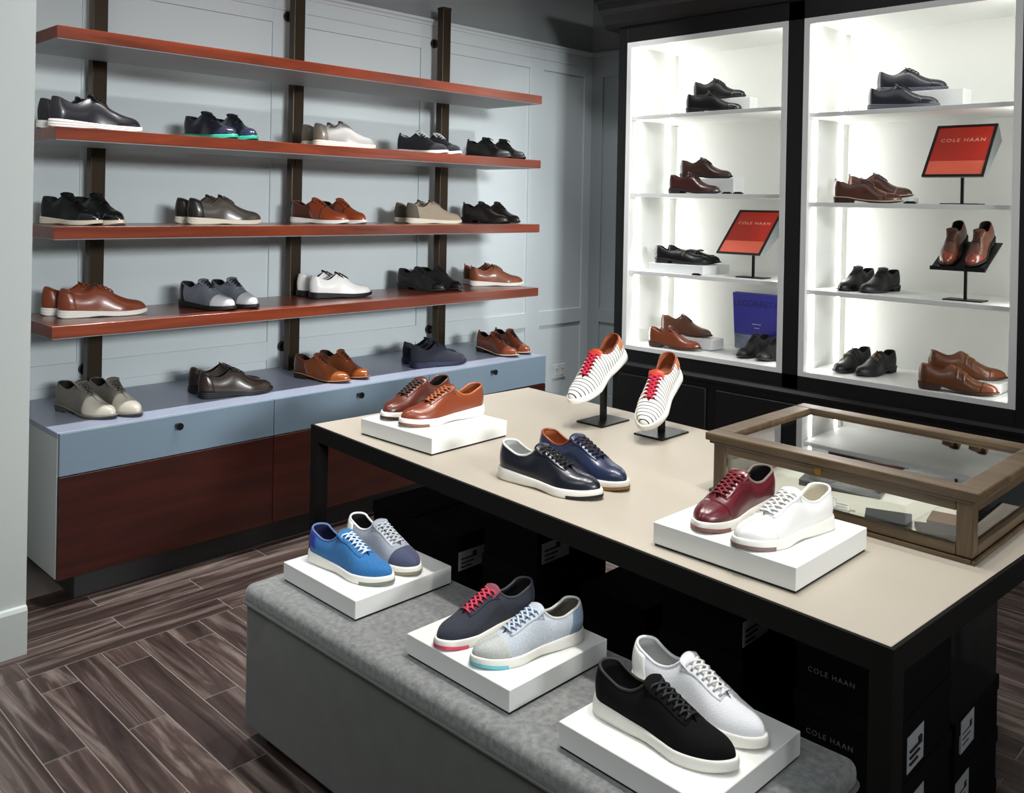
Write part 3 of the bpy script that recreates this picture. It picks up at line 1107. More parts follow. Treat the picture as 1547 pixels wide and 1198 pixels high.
    if kind == 'monk':
        for us_, side in ((.50, 1), (.585, 1)):
            n_ = 20
            tt = np.concatenate([np.linspace(.35, 1, 10)])
            ms = []
            for sd in (1, -1):
                U = np.array([us_ - .017, us_ + .017])[:, None] + np.zeros(10)[None] + .02 * (1 - tt)[None] * -1
                ms.append(patch(S, U, np.zeros(2)[:, None] + tt[None], sd, .0024 * q))
            st = merge(*ms).mesh('strap', spec['upper'], smooth=True, weld=1e-6)
            osd = -S.inner
            p = S.S(np.array(us_), np.array(.72), osd, .004 * q)
            du = S.S(np.array(us_ + .03), np.array(.72), osd, .004 * q) - p
            dt = S.S(np.array(us_), np.array(.88), osd, .004 * q) - p
            du = du / np.linalg.norm(du) * .0085 * q
            dt = dt / np.linalg.norm(dt) * .0075 * q
            bk = MB().tube([(p + a_ * du + b_ * dt).tolist() for a_, b_ in ((-1, -1), (1, -1), (1, 1), (-1, 1))], .0013 * q, 6, closed=True)
            bk.tube([(p - du).tolist(), (p + du).tolist()], .0011 * q, 5)
            out.append(('strap', st, [('buckle', bk.mesh('buckle', M_BRASS, smooth=True))]))
    if kind == 'loafer':
        ms = []
        tt = np.linspace(.25, 1, 10)
        for sd in (1, -1):
            U = np.array([.56, .61])[:, None] + np.zeros(10)[None] - .05 * (1 - tt)[None]
            ms.append(patch(S, U, np.zeros(2)[:, None] + tt[None], sd, .0026 * q))
        out.append(('saddle_strap', merge(*ms).mesh('saddle_strap', spec['upper'], smooth=True, weld=1e-6)))
        uu = np.concatenate([np.linspace(.6, .86, 14)])
        pa = [S.S(np.array(x_), np.array(.62 + .25 * ((x_ - .6) / .26) ** 3), 1, .001 * q).tolist() for x_ in uu]
        pb = [S.S(np.array(x_), np.array(.62 + .25 * ((x_ - .6) / .26) ** 3), -1, .001 * q).tolist() for x_ in uu[::-1]]
        out.append(('apron_seam', MB().tube(pa + pb, .0016 * q, 6).mesh('apron_seam', spec['upper'], smooth=True)))
        tp = S.S(np.array(.585), np.array(1.0), 1, .004 * q)
        ts_ = MB()
        for sd in (1, -1):
            ts_.tube([(tp + q * np.array(p_)).tolist() for p_ in ((0, 0, 0), (.012, sd * .008, .001), (.024, sd * .012, -.004))], .0035 * q, 7)
        out.append(('tassel', ts_.mesh('tassel', spec['upper'], smooth=True)))
    if spec.get('pull'):
        p = S.S(np.array(.002), np.array(1.0), 1)
        mb = MB().box((p[0] - .003 * q, -.006 * q, p[2] - .014 * q), (p[0] + .001 * q, .006 * q, p[2] + .010 * q))
        out.append(('pull_tab', mb.mesh('pull_tab', spec['pull'], bevel=.001, segs=1)))
    return out


_sc = {}


def shoe(spec_name, x, y, z, heading, foot, L, label, group, tilt=0.0, roll=0.0):
    key = (spec_name, foot, round(L, 3))
    if key not in _sc:
        _sc[key] = shoe_parts(SPEC[spec_name], foot, L)
    nm = {'sneaker': 'sneaker', 'dress': 'dress_shoe', 'grand': 'oxford_shoe', 'loafer': 'loafer', 'monk': 'monk_shoe', 'oxford': 'dress_shoe'}[SPEC[spec_name]['kind']]
    r_ = empty(nm, (x, y, z))
    r_.rotation_euler = (R(roll), R(tilt), R(heading))
    tag(r_, label, 'shoe', group)
    for it in _sc[key]:
        o_ = link(it[0], it[1], r_)
        if len(it) > 2:
            for c_ in it[2]:
                link(c_[0], c_[1], o_)
    return r_


def lea(n, rgb, rough=0.32, **k):
    return mat('leather_' + n, rgb, rough, bump=k.pop('bump', 0.08), bscale=k.pop('bscale', 350), coat=k.pop('coat', 0.25), **k)


def fab(n, rgb, **k):
    return mat('fabric_' + n, rgb, 0.9, bump=k.pop('bump', 0.5), bscale=k.pop('bscale', 420), var=k.pop('var', 0.12), vscale=k.pop('vscale', 260), sheen=0.1)


def rub(n, rgb):
    return mat('rubber_' + n, rgb, 0.6)


RW = rub('white', (236, 234, 226))
RC = rub('cream', (224, 216, 196))
RB = rub('black', (18, 18, 19))
RG = rub('grey', (92, 96, 104))
RBR = rub('brown', (58, 34, 22))
LBK = lea('black', (12, 12, 13), 0.42, coat=0.05, spec=0.35)
LIN_TAN = mat('lining_tan', (166, 98, 56), 0.7)
LIN_DK = mat('lining_dark', (22, 20, 20), 0.8)
LIN_GR = mat('lining_grey', (190, 192, 190), 0.8)
LIN_NAVY = mat('lining_navy', (26, 30, 72), 0.8)
LC_BK = mat('lace_black', (12, 12, 14), 0.85)
LC_WH = mat('lace_white', (232, 232, 230), 0.85)
LC_GR = mat('lace_grey', (176, 184, 196), 0.85)

LNAVY = lea('navy', (27, 30, 44))
LCOG = lea('cognac', (126, 60, 34))
LCOGD = lea('cognac_dark', (92, 42, 28))
LTAN = lea('tan', (158, 82, 36))
LBRN = lea('brown', (78, 44, 28))
LBRND = lea('dark_brown', (46, 32, 24))
LOXB = lea('oxblood', (58, 24, 20))
LSILV = lea('silver_grey', (150, 148, 144))
LGRY = lea('grey_brown', (74, 68, 60))
LMID = lea('mid_grey', (108, 114, 124))
LLGT = lea('light_grey', (188, 192, 190))
LWHT = lea('white', (236, 236, 232))
LBURG = lea('burgundy', (88, 24, 32))
LBLUE = lea('blue', (31, 42, 70))
LBKNV = lea('black_navy', (20, 22, 34))
LCRM = lea('cream', (190, 184, 168))
LTAUPE = fab('taupe', (158, 146, 126))
LDKGR = fab('dark_taupe', (94, 88, 78))

SPEC = {
    's1': dict(kind='grand', upper=lea('black_violet', (28, 26, 32)), sole=RW, lining=LIN_DK, laces=LC_BK),
    's2': dict(kind='grand', upper=LNAVY, sole=rub('teal', (40, 176, 150)), lining=LIN_DK, laces=LC_BK, cap=lea('navy_shine', (40, 42, 62), 0.2), cap_at=.84),
    's3': dict(kind='grand', upper=LSILV, sole=RC, lining=LIN_DK, laces=mat('lace_silver', (170, 168, 164), .8), counter=lea('silver_brown', (112, 106, 94))),
    's4': dict(kind='grand', upper=fab('navy_black', (22, 24, 32)), sole=RW, lining=LIN_GR, laces=LC_WH, counter=fab('navy_black', (22, 24, 32)), pull=LC_BK, tongue=LIN_GR, bumper=None),
    's5': dict(kind='dress', upper=lea('black_soft', (26, 25, 23), 0.5), sole=RB, lining=LIN_DK, laces=LC_BK, pull=LBK, bow=True),
    's6': dict(kind='grand', upper=LBK, sole=RC, lining=LIN_DK, laces=LC_BK, cap=lea('black_shine', (22, 22, 24), 0.15), cap_at=.80),
    's7': dict(kind='grand', upper=LGRY, sole=RC, lining=LIN_DK, laces=mat('lace_greybrown', (74, 66, 58), .8), counter=lea('blackish', (36, 33, 30))),
    's8': dict(kind='grand', upper=lea('rust', (132, 58, 30)), sole=RW, lining=LIN_DK, laces=mat('lace_rust', (150, 70, 40), .8), counter=lea('dark_rust', (74, 34, 24)), counter_to=.42, vamp=lea('orange_rust', (146, 66, 32))),
    's9': dict(kind='grand', upper=LTAUPE, sole=RC, lining=LIN_DK, laces=mat('lace_taupe', (150, 140, 122), .8), counter=LDKGR),
    's10': dict(kind='dress', upper=lea('espresso', (34, 26, 22), 0.4), sole=RB, lining=LIN_DK, laces=LC_BK, pull=LBK),
    's11': dict(kind='grand', upper=LCOG, sole=RW, lining=LIN_TAN, laces=mat('lace_cognac', (140, 70, 40), .8), counter=LCOG),
    's12': dict(kind='grand', upper=LMID, sole=RB, lining=LIN_DK, laces=LC_BK, cap=lea('silver_toe', (196, 200, 202), 0.22), cap_at=.72, counter=lea('black_heel', (40, 34, 34))),
    's13': dict(kind='grand', upper=LWHT, sole=RB, lining=LIN_DK, laces=LC_BK, tongue=LC_BK),
    's14': dict(kind='dress', upper=lea('black_suede', (17, 17, 17), 0.8), sole=RB, lining=LIN_DK, laces=LC_BK, cap=LBK, cap_at=.85),
    's15': dict(kind='grand', upper=lea('chestnut', (132, 68, 36), 0.5), sole=RW, lining=LIN_DK, laces=mat('lace_chestnut', (120, 64, 36), .8), pull=LBRN),
    's16': dict(kind='dress', upper=lea('stone_grey', (104, 100, 92), 0.45), sole=rub('dark_grey', (66, 64, 60)), lining=LIN_DK, laces=mat('lace_stone', (78, 74, 68), .8), vamp=LCRM, welt=rub('stone', (120, 114, 104))),
    's17': dict(kind='grand', upper=lea('bitter_brown', (54, 42, 34)), sole=RB, lining=LIN_DK, laces=LC_BK, counter=LBRND),
    's18': dict(kind='dress', upper=lea('whisky', (118, 60, 28)), sole=RB, lining=LIN_DK, laces=mat('lace_brown', (78, 40, 26), .8), counter=LBRN, counter_to=.3, welt=rub('amber', (170, 110, 60)), cap=lea('whisky_toe', (140, 73, 30), 0.22), cap_at=.78),
    's19': dict(kind='grand', upper=fab('navy_knit', (28, 30, 44)), sole=rub('navy', (26, 30, 58)), lining=LIN_DK, laces=mat('lace_navy', (20, 22, 34), .85)),
    's20': dict(kind='dress', upper=lea('russet', (110, 54, 34)), sole=RB, lining=LIN_DK, laces=LC_BK, pull=LBRN, welt=rub('ivory', (206, 190, 164)), cap=lea('russet_toe', (126, 62, 38), 0.25), cap_at=.8),
    't1a': dict(kind='sneaker', upper=LCOG, sole=RW, lining=LIN_TAN, laces=mat('lace_tan', (168, 96, 58), .8), bumper=rub('cocoa', (122, 84, 66)), collar=lea('caramel', (176, 96, 52))),
    't1b': dict(kind='sneaker', upper=LCOGD, sole=RW, lining=LIN_DK, laces=mat('lace_dkbrown', (62, 44, 38), .8), bumper=RBR),
    'tna': dict(kind='sneaker', upper=LBKNV, sole=RW, lining=LIN_GR, laces=LC_BK, bumper=RB, collar=mat('collar_grey', (212, 212, 206), .7)),
    'tnb': dict(kind='sneaker', upper=LBLUE, sole=RW, lining=LIN_TAN, laces=mat('lace_midnight', (16, 18, 36), .85), bumper=rub('gum', (150, 110, 60)), collar=LCOG),
    't2a': dict(kind='sneaker', upper=LBURG, sole=RW, lining=LIN_DK, laces=mat('lace_burgundy', (118, 28, 38), .8), bumper=rub('mauve', (140, 92, 88)), collar=mat('collar_taupe', (112, 100, 92), .7), cap=LBURG, cap_at=.77),
    't2b': dict(kind='sneaker', upper=LWHT, sole=RW, lining=mat('lining_ivory', (222, 216, 200), .8), laces=LC_WH, bumper=rub('greige', (122, 102, 96)), cap=LWHT, cap_at=.77),
    'b1a': dict(kind='sneaker', upper=fab('bright_blue', (38, 106, 164), var=.22), sole=RW, lining=LIN_NAVY, laces=mat('lace_sky', (196, 216, 240), .85), bumper=rub('sage', (116, 126, 112)), counter=fab('royal_blue', (28, 40, 140)), counter_t0=.35, collar=mat('collar_bluegrey', (92, 110, 160), .7)),
    'b1b': dict(kind='sneaker', upper=fab('heather_grey', (148, 154, 164)), sole=RW, lining=LIN_DK, laces=mat('lace_ash', (178, 184, 190), .85), bumper=rub('khaki', (138, 132, 108)), cap=fab('slate_navy', (66, 72, 98)), cap_at=.765, counter=LWHT, counter_t0=.3, collar=LWHT, facing=fab('pale_grey', (186, 190, 194))),
    'b2a': dict(kind='sneaker', upper=fab('charcoal_navy', (38, 42, 54)), sole=RW, lining=LIN_DK, laces=mat('lace_pink', (196, 58, 84), .85), bumper=rub('pink', (216, 76, 104)), tongue=fab('dusty_rose', (128, 60, 74)), collar=mat('collar_char', (60, 62, 66), .7)),
    'b2b': dict(kind='sneaker', upper=fab('pale_heather', (186, 194, 202)), sole=RW, lining=mat('lining_stone', (112, 106, 96), .8), laces=mat('lace_pale', (186, 200, 222), .85), bumper=rub('aqua', (110, 196, 206)), counter=fab('steel_blue', (120, 136, 158)), cap=fab('warm_grey', (182, 186, 182)), cap_at=.77, collar=mat('collar_pale', (206, 206, 200), .7)),
    'b3a': dict(kind='sneaker', upper=mat('black_canvas', (9, 9, 9), 0.95, spec=0.2, bump=0.4, bscale=420), sole=RW, lining=LIN_DK, laces=mat('lace_blackblue', (14, 15, 22), .7), collar=mat('collar_black', (40, 38, 36), .7)),
    'b3b': dict(kind='sneaker', upper=fab('white_canvas', (234, 236, 240), var=.02), sole=RW, lining=LIN_GR, laces=LC_WH, counter=LWHT),
    'st': dict(kind='sneaker', upper=stripes('striped_canvas', (238, 236, 228), (52, 50, 58), .0125, .24), sole=RW, lining=LIN_TAN, laces=mat('lace_crimson', (206, 34, 72), .8), collar=LCOG, counter=lea('tan_tab', (186, 112, 66)), counter_t0=.55, tongue=lea('red_orange', (190, 70, 40)), facing=stripes('striped_canvas', (238, 236, 228), (52, 50, 58), .0125, .24)),
    'c1': dict(kind='dress', upper=LBK, sole=RB, lining=LIN_DK, laces=LC_BK, cap=lea('black_polish', (20, 22, 26), 0.12), cap_at=.8),
    'c2': dict(kind='dress', upper=LOXB, sole=RB, lining=LIN_DK, laces=mat('lace_oxblood', (40, 18, 16), .8)),
    'c2b': dict(kind='dress', upper=lea('chocolate', (58, 36, 28)), sole=RB, lining=LIN_DK, laces=mat('lace_oxblood', (40, 18, 16), .8)),
    'c3': dict(kind='loafer', upper=LBK, sole=RB, lining=LIN_DK, laces=LC_BK),
    'c4': dict(kind='dress', upper=lea('british_tan', (112, 54, 28)), sole=RBR, lining=LIN_TAN, laces=mat('lace_brown', (78, 40, 26), .8), cap=lea('tan_toe', (118, 54, 30), 0.2), cap_at=.8),
    'c4b': dict(kind='dress', upper=lea('umber', (92, 58, 42)), sole=RBR, lining=LIN_TAN, laces=mat('lace_brown', (78, 40, 26), .8)),
    'c5': dict(kind='dress', upper=lea('coffee_black', (24, 22, 20)), sole=RB, lining=LIN_DK, laces=LC_BK, cap=LBK, cap_at=.8),
    'r1': dict(kind='grand', upper=lea('ink_navy', (34, 36, 44)), sole=RG, lining=LIN_DK, laces=LC_BK, cap=lea('ink_navy', (34, 36, 44)), cap_at=.78),
    'r2': dict(kind='dress', upper=lea('walnut', (84, 46, 32)), sole=RBR, lining=LIN_DK, laces=mat('lace_greyblue', (86, 84, 90), .8), welt=rub('ivory', (206, 190, 164)), pull=LMID, cap=lea('walnut_toe', (92, 52, 36), .25), cap_at=.78),
    'r3': dict(kind='dress', upper=LBK, sole=RB, lining=LIN_DK, laces=LC_BK),
    'r3s': dict(kind='dress', upper=lea('hazel', (92, 52, 36)), sole=RB, lining=LIN_DK, laces=mat('lace_brown', (78, 40, 26), .8), cap=lea('hazel_toe', (128, 58, 40), 0.18), cap_at=.78),
    'r4': dict(kind='monk', upper=LBK, sole=RB, lining=LIN_DK, laces=LC_BK),
    'r4m': dict(kind='monk', upper=lea('saddle', (100, 57, 30)), sole=RBR, lining=LIN_TAN, laces=LC_BK, cap=lea('saddle_toe', (112, 58, 30), 0.2), cap_at=.8),
}

S1, S2, S3, S4, SB = SZ[0], SZ[1], SZ[2], SZ[3], B2
GW = 'shoes on the wall shelves'
# spec, heel x, y, z, heading, foot, length, label
WALL = [
    ('s1', -3.678, -.480, S2, -3, 'R', .33, 'black oxford with white sole, front one of far-left pair, second shelf'),
    ('s1', -3.680, -.365, S2, -1, 'L', .33, 'black oxford with white sole, rear one of far-left pair, second shelf'),
    ('s2', -3.033, -.224, S2, -80.5, 'R', .31, 'navy oxford with teal sole, left one of its pair'),
    ('s2', -2.902, -.221, S2, -84.5, 'L', .31, 'navy oxford with teal sole, right one of its pair'),
    ('s3', -2.531, -.440, S2, -11, 'R', .31, 'silver grey oxford with cream sole, front one of its pair'),
    ('s3', -2.518, -.325, S2, -12, 'L', .31, 'silver grey oxford with cream sole, rear one of its pair'),
    ('s4', -1.864, -.225, S2, -79.5, 'R', .31, 'navy fabric shoe with white laces and sole, left one of its pair'),
    ('s4', -1.720, -.220, S2, -86, 'L', .31, 'navy fabric shoe with white laces and sole, right one of its pair'),
    ('s5', -1.369, -.221, S2, -84.5, 'R', .31, 'matte black shoe at right end of second shelf, left one of pair'),
    ('s5', -1.225, -.220, S2, -87.5, 'L', .31, 'matte black shoe at right end of second shelf, right one of pair'),
    ('s6', -3.591, -.183, S3, -73.5, 'R', .31, 'black cap-toe shoe with cream sole, third shelf, left one of pair'),
    ('s6', -3.469, -.177, S3, -78, 'L', .31, 'black cap-toe shoe with cream sole, third shelf, right one of pair'),
    ('s7', -3.082, -.347, S3, -10, 'R', .32, 'grey-brown oxford with pale sole, third shelf, front one of pair'),
    ('s7', -3.085, -.241, S3, -8, 'L', .32, 'grey-brown oxford with pale sole, third shelf, rear one of pair'),
    ('s8', -2.461, -.162, S3, -70, 'R', .31, 'rust and dark brown shoe with white sole, left one of pair'),
    ('s8', -2.290, -.148, S3, -80, 'L', .31, 'rust and dark brown shoe with white sole, right one of pair'),
    ('s9', -1.908, -.351, S3, -18.5, 'R', .31, 'taupe oxford with cream sole, front one of pair on third shelf'),
    ('s9', -1.882, -.226, S3, -19, 'L', .31, 'taupe oxford with cream sole, rear one of pair on third shelf'),
    ('s10', -1.323, -.144, S3, -81, 'R', .31, 'espresso brown shoe at right end of third shelf, left one of pair'),
    ('s10', -1.177, -.140, S3, -87, 'L', .31, 'espresso brown shoe at right end of third shelf, right one of pair'),
    ('s11', -3.587, -.337, S4, -11, 'R', .32, 'cognac oxford with white sole, front one of pair on lowest shelf'),
    ('s11', -3.608, -.222, S4, -8, 'L', .32, 'cognac oxford with white sole, rear one of pair on lowest shelf'),
    ('s12', -3.041, -.227, S4, -77.5, 'R', .31, 'grey shoe with silver toe and black laces, left one of pair'),
    ('s12', -2.897, -.223, S4, -81.5, 'L', .31, 'grey shoe with silver toe and black laces, right one of pair'),
    ('s13', -2.444, -.297, S4, -16, 'R', .31, 'white leather shoe with black sole, front one of pair'),
    ('s13', -2.440, -.181, S4, -14.5, 'L', .31, 'white leather shoe with black sole, rear one of pair'),
    ('s14', -1.774, -.132, S4, -81, 'R', .31, 'black shoe on lowest wall shelf by the post, left one of pair'),
    ('s14', -1.620, -.132, S4, -84.5, 'L', .31, 'black shoe on lowest wall shelf by the post, right one of pair'),
    ('s15', -1.362, -.255, S4, -33, 'R', .31, 'chestnut shoe with white sole, front one of pair at shelf end'),
    ('s15', -1.315, -.150, S4, -30, 'L', .31, 'chestnut shoe with white sole, rear one of pair at shelf end'),
    ('s16', -3.545, -.245, SB, -76, 'R', .32, 'grey and cream spectator shoe, left one of pair on blue base'),
    ('s16', -3.430, -.265, SB, -78, 'L', .32, 'grey and cream spectator shoe, right one of pair on blue base'),
    ('s17', -3.059, -.424, SB, -14, 'R', .31, 'dark brown oxford on the blue base, front one of pair'),
    ('s17', -3.041, -.300, SB, -15, 'L', .31, 'dark brown oxford on the blue base, rear one of pair'),
    ('s18', -2.500, -.275, SB, -74, 'R', .31, 'whisky tan brogue on the blue base, left one of pair'),
    ('s18', -2.350, -.255, SB, -77, 'L', .31, 'whisky tan brogue on the blue base, right one of pair'),
    ('s19', -1.948, -.459, SB, -12.5, 'R', .32, 'navy knit shoe on the blue base, front one of pair'),
    ('s19', -1.900, -.335, SB, -11.5, 'L', .32, 'navy knit shoe on the blue base, rear one of pair'),
    ('s20', -1.313, -.281, SB, -92, 'R', .31, 'russet brown lace-up at right end of blue base, left one of pair'),
    ('s20', -1.162, -.265, SB, -95, 'L', .31, 'russet brown lace-up at right end of blue base, right one of pair'),
]
for a in WALL:
    shoe(*a[:7], a[7], GW)

GT = 'sneakers on the table and the bench'
for a in [
    ('t1a', -2.812, -1.862, PT, 177.8, 'L', .31, 'cognac leather sneaker with tan laces, nearer one on table plinth'),
    ('t1b', -2.807, -1.690, PT, -172, 'R', .31, 'dark brown leather sneaker with dark laces, behind the cognac one'),
    ('tna', -3.109, -2.262, TZ, -86, 'R', .31, 'black navy leather sneaker with pale collar, directly on the table'),
    ('tnb', -2.950, -2.262, TZ, -93, 'L', .315, 'blue leather sneaker with tan lining, directly on the table'),
    ('t2a', -2.925, -2.942, PT, 177, 'R', .285, 'burgundy leather sneaker on table plinth'),
    ('t2b', -2.956, -3.097, PT, 170, 'L', .28, 'white leather sneaker on table plinth beside the burgundy one'),
    ('b1a', -3.426, -1.846, PB, -84.5, 'R', .295, 'bright blue knit sneaker with pale laces'),
    ('b1b', -3.298, -1.845, PB, -88.5, 'L', .295, 'heather grey sneaker with slate toe and white collar'),
    ('b2a', -3.239, -2.494, PB, 173, 'R', .28, 'charcoal sneaker with pink laces and pink sole tip'),
    ('b2b', -3.239, -2.645, PB, 168, 'L', .28, 'pale grey sneaker with aqua sole tip'),
    ('b3a', -3.430, -2.857, PB, -91, 'R', .30, 'black canvas sneaker with black laces and white sole'),
    ('b3b', -3.306, -2.856, PB, -92, 'L', .305, 'white canvas sneaker with white laces beside the black one'),
]:
    shoe(*a[:7], a[7], GT)

# striped sneakers on stands
for bx_, by_, hd, lb, lb2 in ((-2.44, -2.075, 183, 'striped white sneaker with crimson laces on the left stand', 'black shoe stand under the left striped sneaker'),
                             (-2.425, -2.301, 192, 'striped white sneaker with crimson laces on the right stand', 'black shoe stand under the right striped sneaker')):
    st = empty('shoe_stand', (bx_, by_, TZ))
    tag(st, lb2, 'stand', 'stands with striped sneakers')
    MB().box((-.075, -.055, 0), (.075, .055, .006)).build('base_plate', M_BLACKM, st, bevel=.001, segs=1)
    hgt = 0.155 if hd < 185 else 0.118
    MB().box((-.009, -.009, .006), (.009, .009, hgt)).build('post', M_BLACKM, st, bevel=.001, segs=1)
    tl = 27.0
    MB().prism([(-.05, hgt - .05 * math.tan(R(tl)) - .003), (.05, hgt + .05 * math.tan(R(tl)) - .003), (.05, hgt + .05 * math.tan(R(tl)) + .001), (-.05, hgt - .05 * math.tan(R(tl)) + .001)], 'y', -.02, .02).build('cradle', M_BLACKM, st)
    L_ = .30
    dx, dz = math.cos(R(tl)), -math.sin(R(tl))
    f_ = .40 * L_
    ux, uy = math.cos(R(hd)), math.sin(R(hd))
    shoe('st', bx_ - ux * f_ * dx, by_ - uy * f_ * dx, TZ + hgt + .003 - f_ * dz, hd, 'L' if hd < 185 else 'R', L_, lb, 'striped sneakers on stands', tilt=tl)

# cabinet shoes
ZL, ZR = SH[0], SH[1]
ZB_ = CB + 0.024
GC = 'shoes in the lit cabinet'
CAB = [
    ('c1', -.449, -1.074, ZL[0], -78, 'R', .32, 'polished black dress shoe on top shelf of left niche, lower one of pair'),
    ('c1', -.304, -1.027, ZL[0] + .09, -81.5, 'L', .32, 'polished black dress shoe raised on block, top shelf of left niche'),
    ('c2', -.430, -.954, ZL[1], -86.5, 'R', .32, 'oxblood dress shoe on second shelf of left niche, lower one of pair'),
    ('c2b', -.335, -.966, ZL[1] + .09, -80, 'L', .32, 'chocolate dress shoe raised on block, second shelf of left niche'),
    ('c3', -.400, -.845, ZL[2] + .05, -78, 'R', .335, 'black tassel loafer on white block in the left niche, front one'),
    ('c3', -.285, -.850, ZL[2] + .05, -78, 'L', .335, 'black tassel loafer on white block in the left niche, rear one'),
    ('c4', -.444, -.844, ZB_, -81.5, 'R', .32, 'tan dress shoe at bottom of left niche, standing on the floor of it'),
    ('c4b', -.313, -.836, ZB_ + .06, -78, 'L', .32, 'brown dress shoe raised on block at bottom of left niche'),
    ('r1', -.434, -2.122, ZR[0], -85, 'R', .32, 'dark navy shoe with grey sole, lower one, top shelf of right niche'),
    ('r1', -.361 + .04, -2.117, ZR[0] + .095, -78, 'L', .32, 'dark navy shoe with grey sole raised on block, top of right niche'),
    ('r2', -.471, -1.972, ZR[1], -82.5, 'R', .32, 'walnut brown lace-up beside sign, front one, second shelf of right niche'),
    ('r2', -.304, -1.970, ZR[1] + .03, -86, 'L', .32, 'walnut brown lace-up beside sign, rear one, second shelf of right niche'),
    ('r3', -.135, -2.030, ZR[2], 172, 'R', .31, 'black dress shoe on third shelf of right niche, left one of pair'),
    ('r3', -.135, -2.160, ZR[2], 172, 'L', .31, 'black dress shoe on third shelf of right niche, right one of pair'),
    ('r4', -.135, -2.020, ZB_, 171, 'R', .31, 'black monk-strap shoe at bottom of right niche, left one of pair'),
    ('r4', -.135, -2.150, ZB_, 171, 'L', .31, 'black monk-strap shoe at bottom of right niche, right one of pair'),
    ('r4m', -.475, -2.403, ZB_, -77, 'L', .33, 'saddle brown double monk shoe, front one, bottom of right niche'),
    ('r4m', -.330, -2.395, ZB_ + .045, -76, 'R', .33, 'saddle brown double monk shoe, raised rear one, bottom of right niche'),
    ('c5', -.135, -1.445, ZB_, 175, 'R', .30, 'black dress shoe before the blue book, left one of pair'),
    ('c5', -.135, -1.580, ZB_, 175, 'L', .30, 'black dress shoe before the blue book, right one of pair'),
]
for a in CAB:
    shoe(*a[:7], a[7], GC)


def riser(x0, y0, x1, y1, z, h, label):
    o_ = MB().box((x0, y0, z), (x1, y1, z + h)).build('display_block', M_ACRYL, bevel=.002)
    tag(o_, label, 'block', 'white blocks in the cabinet')


riser(-.322, -1.055, -.235, -1.405, ZL[0], .09, 'white block under the upper black shoe, top shelf of left niche')
riser(-.355, -.995, -.235, -1.33, ZL[1], .09, 'white block under the chocolate shoe, second shelf of left niche')
riser(-.455, -.835, -.165, -1.205, ZL[2], .05, 'flat white block under the black loafers in the left niche')
riser(-.335, -.870, -.205, -1.200, ZB_, .06, 'white block under the brown shoe at bottom of left niche')
riser(-.342, -2.150, -.225, -2.530, ZR[0], .095, 'white block under the upper navy shoe, top shelf of right niche')
riser(-.355, -2.000, -.235, -2.300, ZR[1], .03, 'thin white block under the rear walnut shoe in the right niche')
riser(-.370, -2.450, -.205, -2.720, ZB_, .045, 'white block under the rear monk shoe at bottom of right niche')
for (x, y, z, lb) in ((-.47, -1.355, ZL[1], 'tiny black price marker on second shelf of left niche, left of two'), (-.47, -1.425, ZL[1], 'tiny black price marker on second shelf of left niche, right of two'),
                      (-.48, -2.345, ZR[1], 'tiny black price marker beside the walnut shoes'), (-.50, -1.19, ZL[2], 'small black price marker beside the loafer block')):
    tag(MB().box((x, y - .028, z), (x + .012, y + .028, z + .008)).box((x + .003, y - .02, z + .008), (x + .007, y + .02, z + .012)).build('price_marker', M_BLACKM), lb, 'price marker', 'price markers')


def sign(x0, z0, x1, z1, ya, yb, sy, zs, label):
    """tilted sign on a stand: bottom edge at (x0,z0), top edge at (x1,z1)"""
    yc = (ya + yb) / 2
    r_ = empty('brand_sign', (x0 + .10, sy, zs))
    tag(r_, label, 'sign', 'red signs in the cabinet')
    bx = x0 + .10
    MB().box((-.045, -.085, 0), (.045, .085, .006)).build('base_plate', M_BLACKM, r_, bevel=.001, segs=1)
    MB().box((-.006, -.006, .006), (.006, .006, z0 - zs + .09)).build('post', M_BLACKM, r_)
    # wedge body
    hw = (ya - yb) / 2
    dy = yc - sy
    tilt = math.atan2(z1 - z0, x1 - x0)
    hh = math.hypot(z1 - z0, x1 - x0)
    bd = MB().prism([(x0 - bx, z0 - zs), (x1 - bx, z1 - zs), (x1 - bx + .055, z1 - zs - .075), (x0 - bx + .03, z0 - zs - .003)], 'y', dy - hw, dy + hw).build('body', M_SIGNSIDE, r_)
    # face assembled in a local frame: X across (towards -y), Y up the slope
    fr = empty('face_frame_pivot')
    bpy.data.objects.remove(fr)
    ex = Vector((0, -1, 0))
    ey_ = Vector((math.cos(tilt), 0, math.sin(tilt)))
    ez = ex.cross(ey_)
    rot = Matrix((ex, ey_, ez)).transposed().to_euler()
    org = Vector((x0 - bx, dy, z0 - zs))

    def P(x, y, z):
        return org + ex * x + ey_ * y + ez * z
    W = hw
    fm = MB().box((-W, 0, 0), (W, .012, .006)).box((-W, hh - .012, 0), (W, hh, .006)).box((-W, .012, 0), (-W + .012, hh - .012, .006)).box((W - .012, .012, 0), (W, hh - .012, .006))
    fm.build('frame', M_BLACKM, r_, org, rot)
    cut = .30 * hh
    pr_ = MB().box((-W + .012, cut, 0), (W - .012, hh - .012, .0025)).build('print', M_RED, r_, org, rot)
    MB().box((-W + .012, .012, 0), (W - .012, cut, .0025)).build('print_band', M_SALMON, r_, org, rot)
    text('COLE HAAN', .030, M_SIGNTXT, r_, P(0, hh * .70, .0028), rot, .0002, 1.25)
    text('GRAND.OS AND CLASSIC STYLES' if False else '', .01, M_SIGNTXT, r_, P(0, .1, .003), rot) if False else None


sign(-.45, 1.617, -.245, 1.870, -2.387, -2.658, -2.537, ZR[1], 'red slanted sign on black stand in the right niche')
sign(-.47, 1.200, -.222, 1.439, -1.300, -1.567, -1.473, ZL[2], 'red slanted sign on black stand in the left niche')

